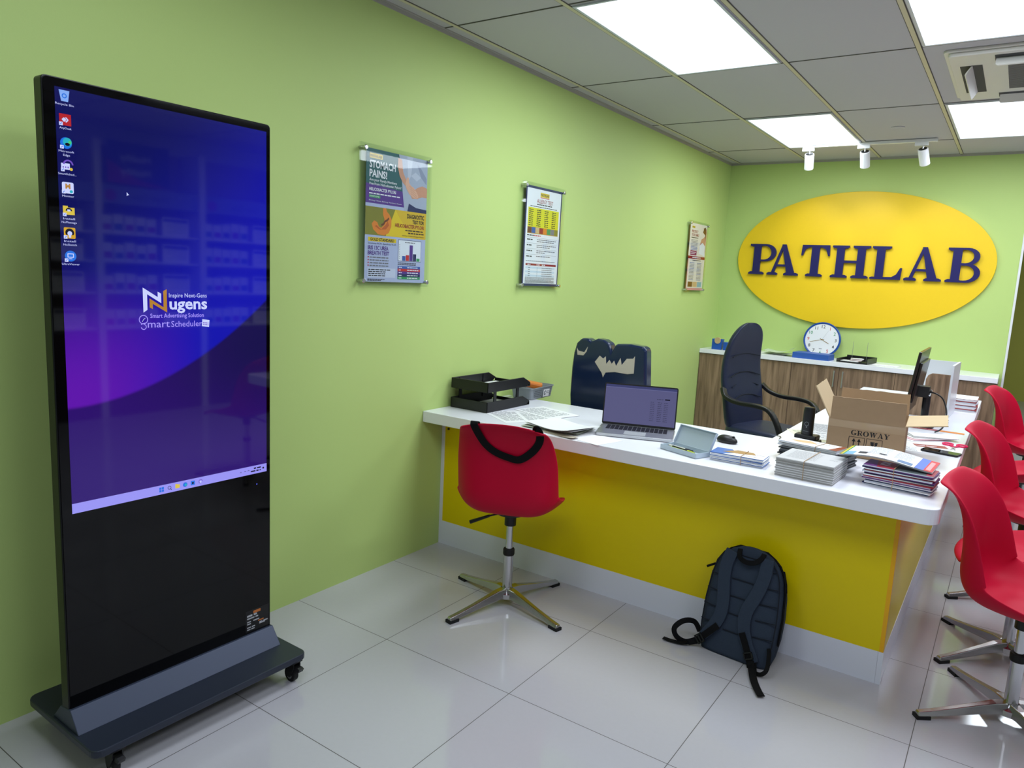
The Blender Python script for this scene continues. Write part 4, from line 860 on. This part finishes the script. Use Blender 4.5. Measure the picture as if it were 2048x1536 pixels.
def topred(s, w_, h_):
    s.rect(0, 0, w_, h_, RRD, 1); s.poly([(0, 0), (w_*.2, 0), (w_*.12, h_), (0, h_)], RPU, 2); s.poly([(w_*.45, 0), (w_*.9, 0), (w_*.85, h_), (w_*.4, h_)], mat('brochure_dark', (50, 60, 60), .5), 2)
    for k in range(3): s.dashes(w_*.2, h_*(.75-k*.18), w_*.18, .007, WHT, 3, k)
bundle('brochure', 2.175, 3.035, .235, .12, -4, 12, .0045, [RPU, BPAP, RRD, PAPER, RNV], ('purple, red or white brochure in the thick bundle at the desk corner', 'dark red brochure with purple edge, topmost of the corner bundle'), 'brochure', 'brochures in the corner bundle', z=T0+.0254, jit=.006, ja=2.5, top=topred)
band(2.175, 3.035, T0, .25, .14, -4, -.01, .081, False, 'tan rubber band around the thick corner brochure bundle')
def flyer(s, w_, h_):
    pass
# large flyer lying on the bundle, bowed
t = thing('flyer', 'large bowed white flyer with red and blue end on the corner brochure bundle', 'flyer', (2.125, 3.10, T0+.081), math.radians(-3))
FW, FH = .32, .2; 
def fz(x): return .012+.012*math.cos(x/FW*PI*1.4+.5)
for j in range(4):
    bm = NB(); rows = [[Vector((-FW/2+FW*i/12, yy, fz(-FW/2+FW*i/12)+j*.0016)) for yy in (-FH/2, FH/2)] for i in range(13)]
    loft(bm, rows, caps=False, closed=False); obj('sheet', bm, PAPER if j else BPAP, t, solid=.0006)
s = Sheet((-FW/2, -FH/2, 0), (1, 0, 0), (0, 1, 0), .0003); m_ = 0
def seg(x0, y0, x1, y1, m, L):
    n = max(1, int((x1-x0)/.02)); 
    for i in range(n): s.rect(x0+(x1-x0)*i/n, y0, x0+(x1-x0)*(i+1)/n, y1, m, L)
seg(0, 0, .006, FH, OLI, 1); seg(.006, 0, .012, FH, YL, 1); seg(.012, 0, .018, FH, GR, 1); seg(.018, 0, .05, FH*.35, cm('photo_blue', (120, 170, 210)), 1); seg(.06, .03, .09, .07, INKN, 2)
for k in range(11): s.dashes(.09, FH*.93-k*.0135, .07, .003, PRINT, 2, k)
for k in range(10): s.dashes(.18, FH*.93-k*.0135, .06, .003, PRINT, 2, k+30)
seg(.13, .06, .155, .075, INKN, 3); seg(.26, 0, .29, FH, cm('flyer_blue', (80, 110, 200)), 1); seg(.29, 0, FW, FH, RD, 1); seg(.295, .02, .31, .17, PINK, 2)
seg(.2, .01, .25, .05, cm('photo_mix', (90, 120, 160)), 2)
for v in s.bm.verts: v.co.z += fz(v.co.x)+.0053
s.build('flyer_print', t)
# cordless phone in a cradle
t = thing('cordless_phone', 'black cordless phone handset upright in its cradle on the desk', 'phone', (1.72, 3.56, T0), math.radians(-5))
bm = NB(); prism(bm, rrect(-.058, -.045, .058, .045, .008), 0, .026); prism(bm, rrect(-.05, -.03, .05, .04, .008), .026, .048); obj('cradle', bm, BLACK, t, bevel=.006)
bm = NB(); loft(bm, [[Vector((a*g_, b*g_+yo, z)) for a, b in rrect(-.026, -.02, .026, .02, .0185)] for z, g_, yo in ((.02, 1, 0), (.1, 1, 0), (.16, .98, .003), (.175, .9, .004), (.178, .6, .004))]); hs = obj('handset', bm, mat('phone_black', (26, 26, 30), .3), t, smooth=False)
s = Sheet((0, -.0202, 0), (1, 0, 0), (0, 0, 1), .0006); s.ring(0, .1, .009, .0015, GREYP, 1); s.disc(0, .085, .0015, WHT, 1); s.dashes(-.012, .065, .024, .001, GREYP, 1); s.build('call_ring', hs)
o_pts = smooth_path([(1.64, 3.62, T0+.004), (1.6, 3.6, T0+.003), (1.6, 3.66, T0+.02), (1.57, 3.64, T0+.004), (1.56, 3.58, T0-.01)], 5)
bm = NB(); tube(bm, smooth_path([(1.672, 3.56, T0+.012), (1.64, 3.57, T0+.003), (1.6, 3.56, T0+.003), (1.59, 3.62, T0+.003), (1.565, 3.64, T0+.003)], 6), .002, 6); o = obj('phone_cable', bm, BLACK); tag(o, 'thin black cable curling from the phone cradle to the inner desk edge', 'cable')
# cardboard box
t = thing('cardboard_box', 'open brown cardboard box with black printing and raised flaps on desk', 'box', (1.972, 3.605, T0), math.radians(4))
BW, BD, BH = .305, .33, .165; hw, hd = BW/2, BD/2
bm = NB()
for a, b in (((-hw, -hd, 0), (hw, hd, .004)), ((-hw, -hd, 0), (hw, -hd+.004, BH)), ((-hw, hd-.004, 0), (hw, hd, BH)), ((-hw, -hd+.004, 0), (-hw+.004, hd-.004, BH)), ((hw-.004, -hd+.004, 0), (hw, hd-.004, BH))): box(bm, a, b)
obj('box_body', bm, CARD, t)
def flap(name, hinge, ax, out, L_, W2, ang, jag=True):
    """flap panel rising from hinge; ax along hinge, out = horizontal outward"""
    ax = Vector(ax); o_ = Vector(out); up = o_*math.cos(math.radians(ang))+Vector((0, 0, 1))*math.sin(math.radians(ang))
    rn = random.Random(3); P = [(-W2, 0), (W2, 0)]
    top = [(W2-.003, L_)] + [(W2-.01-k*(2*W2-.02)/14, L_-rn.uniform(0, .003 if jag else 0)) for k in range(15)] + [(-W2+.003, L_)]
    bm = NB(); prism(bm, P+top, -.002, .002, frame(hinge, ax, up)); return obj(name, bm, CARDL if ang < 80 else CARD, t)
flap('flap', (0, -hd+.002, BH), (1, 0, 0), (0, -1, 0), .1, hw-.005, 84)
flap('flap', (0, hd-.002, BH), (1, 0, 0), (0, 1, 0), .1, hw-.005, 86)
flap('flap', (-hw+.002, 0, BH), (0, 1, 0), (-1, 0, 0), .15, hd-.004, 62)
flap('flap', (hw-.002, 0, BH), (0, 1, 0), (1, 0, 0), .155, hd-.004, 9)
s = Sheet((-hw, -hd, 0), (1, 0, 0), (0, 0, 1), .0005)
x = .095
for ch in 'GROWAY':
    W0, polys = SER[ch]; k = .0235
    for P in polys: s.poly([(x+a*k, .1+b*.022) for a, b in P], INK, 1)
    x += W0*k+.0015
for cx in (.09, .16):
    s.line([(cx, .035), (cx, .092), (cx+.062, .092), (cx+.062, .035), (cx, .035)], .002, INK, 1)
for ax_ in (.11, .131): s.line([(ax_, .045), (ax_, .08)], .004, INK, 1); s.poly([(ax_-.008, .072), (ax_+.008, .072), (ax_, .087)], INK, 1)
s.line([(.1, .043), (.142, .043)], .002, INK, 1)
s.poly([(.176, .08), (.205, .08), (.203, .066), (.192, .058), (.192, .05), (.2, .046), (.181, .046), (.189, .05), (.189, .058), (.178, .066)], INK, 1); s.line([(.196, .08), (.19, .074), (.194, .068), (.188, .062)], .0018, CARD, 2)
s.build('box_print', t)
s = Sheet((-hw, -hd, 0), (1, 0, 0), (0, 0, 1), .0004); s.rect(.0, .128, BW, .16, mat('clear_tape', (176, 150, 120), .12), 1); s.build('tape', t)
# monitor
t = thing('computer_monitor', 'black computer monitor seen edge-on beyond the cardboard box', 'monitor', (2.06, 4.62, T0), math.radians(0))
Mx = Matrix.Translation((0, 0, .262)) @ Matrix.Rotation(math.radians(7), 4, 'Y')
bm = NB(); box(bm, (-.018, -.25, -.19), (-.004, .25, .16), Mx); box(bm, (-.004, -.2, -.12), (.01, .2, .1), Mx); obj('monitor_housing', bm, mat('monitor_back', (30, 27, 26), .25), t, bevel=.003)
bm = NB(); box(bm, (-.019, -.24, -.175), (-.0182, .24, .15), Mx); obj('monitor_screen', bm, BLACKG, t)
bm = NB(); box(bm, (.0, -.035, .16), (.055, .035, .22)); tube(bm, [(.045, 0, 0.01), (.045, 0, .2)], .02, 12); obj('stand_neck', bm, BLACK, t)
bm = NB(); tube(bm, [(.06, -.04, .175), (.06, .035, .195)], .005, 8); obj('stand_lever', bm, SILVER, t)
bm = NB(); prism(bm, rrect(-.06, -.1, .1, .1, .03), 0, .01); obj('stand_base', bm, BLACK, t)
bm = NB(); tube(bm, smooth_path([(.05, -.02, .19), (.09, -.05, .19), (.13, -.08, .165), (.155, -.12, .1), (.15, -.18, .03), (.12, -.22, .006)], 6), .004, 8); obj('cable', bm, BLACK, t)
# wooden holder with white panels at the desk end
t = thing('magazine_holder', 'walnut veneer holder with cut-out front and white inner panels behind monitor', 'magazine holder', (1.985, 4.97, T0), math.radians(-2))
bm = NB(); Mx = frame((0, .012, 0), (1, 0, 0), (0, 0, 1))
prism(bm, [(0, 0), (.2, 0), (.2, .262)] + [(.105, .262), (.085, .25), (.075, .225), (.075, .12), (0, .12)], 0, .012, Mx); obj('front_board', bm, wood_mat('walnut_small', (112, 88, 68), (160, 130, 104), (20, 20, 2)), t)
WM2 = mat('white_melamine', (222, 224, 230), .3)
bxo('back_board', (-.02, .36, 0), (.2, .372, .315), WM2, t); bxo('side_board', (.2, .0, 0), (.212, .372, .318), WM2, t); bxo('bottom_board', (0, .012, 0), (.2, .36, .01), WM2, t)
# magazines behind it and leaflets right
def magtop(s, w_, h_):
    s.rect(0, 0, w_, h_, PAPER, 1); s.rect(0, 0, w_, .03, mat('mag_plum', (96, 46, 80), .5), 2); s.dashes(.02, .01, w_-.04, .008, WHT, 3)
bundle('magazine', 2.255, 5.52, .13, .25, 0, 13, .006, [PAPER, BPAP, mat('mag_red', (170, 70, 70), .5), PAPER], ('magazine in the stack at the far end of the desk', 'topmost magazine of the stack at the far end of the desk'), 'magazine', 'magazines at the far desk end', jit=.006, top=magtop)
RST = mat('rust_print', (150, 66, 44), .5)
for k, (x, y, a) in enumerate(((2.13, 4.17, 35), (2.15, 4.18, 28), (2.165, 4.2, 20), (2.175, 4.21, 12), (2.185, 4.22, 4))):
    sheet(x, y, .1, .21, a-70, T0+k*.0035, 'folded leaflet in the fanned pile right of the cardboard box', m=[PAPER, mat('fan_pink', (214, 170, 176), .5), PAPER, GST, PAPER][k], name='leaflet', th=.003, group='fanned leaflets right of the box', cat='leaflet')
sheet(2.16, 4.50, .3, .05, 0, T0, 'long narrow red and gold strip leaflet on the desk behind fan', lambda s, w_, h_: (s.rect(0, 0, w_*.6, h_, MAG, 1), s.rect(w_*.6, 0, w_, h_, ORG, 1), s.dashes(.02, .02, w_*.5, .008, BEI, 2)), name='leaflet', cat='leaflet')
sheet(2.19, 3.99, .16, .07, 22, T0, 'small rust and white leaflet beside the mobile phone', lambda s, w_, h_: (s.rect(w_*.1, h_*.1, w_, h_, RST, 1), s.dashes(.02, .03, .1, .008, WHT, 2)), name='leaflet', cat='leaflet')
sheet(2.11, 3.86, .12, .12, 8, T0, 'small white printed slip partly hidden by the cardboard box', lines)
# mobile phone, scissors
t = thing('mobile_phone', 'black mobile phone lying near the right edge of the desk', 'mobile phone', (2.25, 3.865, T0), math.radians(78))
bm = NB(); prism(bm, rrect(-.037, -.078, .037, .078, .008), 0, .009); obj('phone_body', bm, BLACK, t, bevel=.002)
bxo('phone_screen', (-.034, -.074, .009), (.034, .074, .0095), BLACKG, t)
t = thing('scissors', 'small scissors with pink handles at the right desk edge', 'scissors', (2.29, 4.03, T0), math.radians(0))
PK = mat('pink_plastic', (222, 30, 90), .4)
for sd, ang in ((-1, 0), (1, 0)):
    bm = NB(); P = [(sd*.03+.022*math.cos(a)*1.0, .085+.028*math.sin(a), .004) for a in [k*2*PI/16 for k in range(17)]]; tube(bm, P, .004, 8); tube(bm, [(sd*.02, .06, .004), (-sd*.002, .02, .004)], .004, 8); obj('finger_loop', bm, PK, t)
    bm = NB(); prism(bm, [(-.004, .02), (.005, .02), (sd*-.012, -.07)], .002+(sd > 0)*.0015, .0035+(sd > 0)*.0015); obj('blade', bm, SILVER, t)
# papers on the return desk left of the box
for k, (x, y, a, lab, m) in enumerate(((1.71, 3.80, 30, 'yellowish form on the desk left of the cardboard box, under others', mat('pale_yellow', (226, 224, 190), .6)), (1.74, 3.86, 18, 'white form on the desk left of the cardboard box, middle of spread', PAPER), (1.70, 4.02, 8, 'grey printed sheet on the desk left of the cardboard box, furthest back', mat('pale_grey', (190, 190, 192), .6)))):
    sheet(x, y, .2, .28, a, T0+k*.0014, lab, lines, m=m)
# ------------------------------------------------------------------ things on the cabinet
C0 = .8645
t = thing('tape_dispenser', 'blue tape dispenser in the back left corner on the worktop', 'tape dispenser', (.1, 6.83, C0), math.radians(0))
bm = NB(); Mx = frame((0, .03, 0), (1, 0, 0), (0, 0, 1)); prism(bm, [(0, 0), (.09, 0), (.1, .1), (.05, .1), (.045, .07), (.03, .09), (0, .1)], 0, .06, Mx); obj('dispenser_body', bm, BLUE, t, bevel=.003)
bm = NB(); tube(bm, [(.055, -.035+.0, .085), (.055, -.01, .085)], .03, 18); obj('tape_roll', bm, mat('tape', (200, 170, 130), .4), t)
t = thing('hole_punch', 'low dark blue desk punch beside the tape dispenser', 'hole punch', (.21, 6.80, C0), 0)
bm = NB(); prism(bm, [(0, 0), (.17, 0), (.17, .055), (.12, .07), (0, .075)], -.07, 0, frame((0, 0, 0), (1, 0, 0), (0, 0, 1))); obj('punch_body', bm, BLUE, t, bevel=.004)
s = Sheet((.03, -.0005, .02), (1, 0, 0), (0, 0, 1), .0006); s.ring(.03, .02, .012, .005, mat('lime', (190, 210, 90), .5), 1, a0=1.6, a1=5.5); s.build('mark', t)
for k, (x, a, lab, c, m) in enumerate(((.64, 3, 'flat white paper on the worktop right behind the navy armchair', 0, PAPER), (.72, -8, 'pale translucent folder lying on the white worktop papers', .01, mat('folder', (196, 206, 190), .3)), (.70, 4, 'curled clear sheet propped on worktop papers left of the clock', .05, mat('film', (208, 218, 208), .2)))):
    sheet(x, 6.93, .25, .2, a, C0+k*.012, lab, m=m, curl=c)
bm = NB(); prism(bm, rrect(-.155, -.09, .155, .09, .003, 1), 0, .05); t = thing('document_box', 'flat blue box file lying in front of the leaning clock', 'box file', (1.01, 6.86, C0), math.radians(-4)); obj('box_shell', bm, BLUEB, t)
bxo('pale_edge', (-.15, .088, .006), (.15, .0915, .044), PAPER, t)
# clock
t = thing('wall_clock', 'round white clock with blue rim leaning on the back wall', 'clock', (1.022, 7.06, C0), 0, None, (math.radians(-9), 0, math.radians(0)))
Mx = frame((0, 0, .162), (1, 0, 0), (0, 0, 1))
bm = NB(); R_ = .16; lathe(bm, [(.001, -.03), (.14, -.03), (R_, -.02), (R_, .006), (R_-.006, .01), (R_-.014, .006), (R_-.016, -.001), (.001, -.001)], M=Mx, n=48); obj('clock_rim', bm, mat('clock_blue', (24, 74, 160), .3), t)
s = Sheet((0, 0, .162), (1, 0, 0), (0, 0, 1), .0006); s.disc(0, 0, .145, mat('clock_face', (232, 232, 236), .4), 3, n=48)
for k in range(1, 13):
    a = math.radians(90-30*k); s.text(str(k), .118*math.cos(a), .118*math.sin(a)-.013, .028, [INK, RD, GR, INK][k % 4], 4, 'c', bold=.005)
s.line([(.02*math.cos(a), 0) for a in (0,)]*1+[(0, 0)], .001, INK, 4)
GD = mat('clock_hand', (150, 120, 60), .4, metal=.6)
def hand(a, l, w_): a = math.radians(90-a); s.line([(-.02*math.cos(a), -.02*math.sin(a)), (l*math.cos(a), l*math.sin(a))], w_, GD, 5)
hand(118, .07, .005); hand(255, .105, .004); s.line([(0, 0), (.05, .09)], .001, GREYP, 5); s.dashes(-.015, -.085, .03, .005, PRINT, 4); s.disc(0, 0, .006, GD, 6)
s.build('dial', t)
# black tray with cards and rods
t = thing('desk_tray', 'shallow black tray holding cards on the worktop right of the clock', 'tray', (1.215, 6.81, C0), math.radians(-6))
bm = NB()
for a, b in (((0, 0, 0), (.25, .3, .004)), ((0, 0, 0), (.004, .3, .03)), ((.246, 0, 0), (.25, .3, .045)), ((0, .296, 0), (.25, .3, .045)), ((0, 0, 0), (.25, .004, .012))): box(bm, a, b)
obj('tray_body', bm, BLACK, t)
for x in (.05, .17):
    bm = NB(); tube(bm, [(x, .27, 0), (x, .27, .17)], .0016, 6); obj('rod', bm, SILVER, t)
sheet(1.31, 6.92, .14, .1, -6, C0+.0045, 'white card lying in the shallow black tray', th=.006)
for k in range(4): sheet(1.35+k*.004, 6.93, .09, .06, 10*k, C0+.011+k*.006, 'small pinkish card stacked in the shallow black tray', m=[mat('card_pink', (214, 190, 186), .5), PAPER][k % 2], th=.005, name='card', cat='card', group='cards in the black tray')
sheet(1.6, 6.90, .2, .1, -6, C0, 'flat white paper on the worktop between tray and monitor', th=.004)

# ------------------------------------------------------------------ display shelving on the right-hand side, mirrored in the kiosk glass
SHW = mat('shelf_white', (214, 214, 222), .4); SHB = mat('shelf_back', (150, 130, 118), .6); HDR = mat('shelf_header', (120, 132, 170), .5)
for i, (y0, ttl) in enumerate(((2.16, ''), (3.13, 'Heart Care'), (4.10, 'Liver Care'))):
    t = thing('display_shelf', ('tall white display shelf headed %s, seen mirrored in the kiosk screen' % ttl) if ttl else 'tall white display shelf with a plain header, opposite the kiosk', 'shelf', (5.34, y0, 0), PI, 'display shelves along the right wall')
    # local: x forward into the room, y towards smaller world y
    W_ = .97
    bxo('side_upright', (.01, -.03, 0), (.36, 0, 2.45), SHW, t); bxo('side_upright', (.01, -W_, 0), (.36, -W_+.0295, 2.45), SHW, t)
    bxo('back_panel', (.01, -W_+.03, .0), (.02, -.03, 2.45), SHB, t)
    bxo('base_cupboard', (.021, -W_+.031, 0), (.345, -.031, .78), mat('dark_plum', (58, 36, 44), .5), t)
    zs = [.80, 1.12, 1.40, 1.65]
    for z in zs: bxo('shelf_board', (.021, -W_+.031, z), (.33, -.031, z+.018), SHW, t)
    bxo('header', (.30, -W_+.031, 1.92), (.325, -.031, 2.08), HDR, t)
    s = Sheet((.3255, -.031, 1.92), (0, -1, 0), (0, 0, 1), .0006); s.M = frame((.3255, -W_+.031, 1.92), (0, 1, 0), (0, 0, 1)); s.text(ttl, .3, .05, .05, INK, 1); s.disc(.82, .07, .05, MAG, 1); s.build('header_lettering', t)
    for z in zs:
        rn = random.Random(int(z*100)+i)
        for k in range(5):
            w_ = .085; hh = .14 + .03*rn.random()
            bm = NB(); box(bm, (0, -w_/2, 0), (.12, w_/2, hh)); o = obj('product_box', bm, [WHITEM, mat('box_navy', (40, 50, 90), .5)][0]); o.location = (5.34-.30, y0+.09+k*.1, z+.0185)
            tag(o, 'small white product box on the display shelf headed %s' % (ttl or 'by a plain board'), 'box', 'product boxes under %s' % (ttl or 'the plain header'))
            s = Sheet((-.0005, w_/2, 0), (0, -1, 0), (0, 0, 1), .0006); s.rect(.008, .02, w_-.008, hh*.5, [DB, MAG, TEAL, DRD][(i+k) % 4], 1); s.build('print', o)
        s_ = thing('price_card', 'white printed card standing on the %s display shelf beside white boxes' % (ttl or 'plain headed'), 'card', (5.03, y0+.72, z+.0185), 0, 'price cards on the %s shelf' % (ttl or 'plain'))
        bxo('card', (0, -.13, 0), (.004, .13, .17), PAPER, s_); s = Sheet((-.0005, .13, 0), (0, -1, 0), (0, 0, 1), .0006); s.rect(.01, .13, .25, .16, DB, 1); lines(s, .26, .14, PRINT, 7); s.build('print', s_)
bm = NB(); box(bm, (0, -.28, 0), (.01, .28, .36)); t = obj('banner', bm, DB); t.location = (5.0, 3.5, 2.10); tag(t, 'dark banner above the Heart Care header, seen only in the kiosk reflection', 'banner')
s = Sheet((-.0006, .28, 0), (0, -1, 0), (0, 0, 1), .0006); s.poly([(0, 0), (.56, 0), (.56, .2), (.3, .05)], MAG, 1); s.text('Healthy', .18, .2, .06, WHT, 2); s.text('Healthy', .18, .08, .06, WHT, 2); s.build('print', t)
t = thing('no_smoking_sign', 'round no smoking sign on the right wall mirrored in the kiosk screen', 'sign', (5.345, 1.75, 2.2), 0)
bm = NB(); lathe(bm, [(.17, 0), (.17, .006), (.001, .006)], M=frame((0, 0, 0), (0, -1, 0), (0, 0, 1)), n=32); obj('plate', bm, PAPER, t)
s = Sheet((-.0065, 0, 0), (0, -1, 0), (0, 0, 1), .0006); s.ring(0, 0, .145, .028, DB, 1); s.line([(-.1, .1), (.1, -.1)], .025, DB, 2); s.rect(-.08, -.03, .08, -.008, DB, 1); s.build('symbol', t)
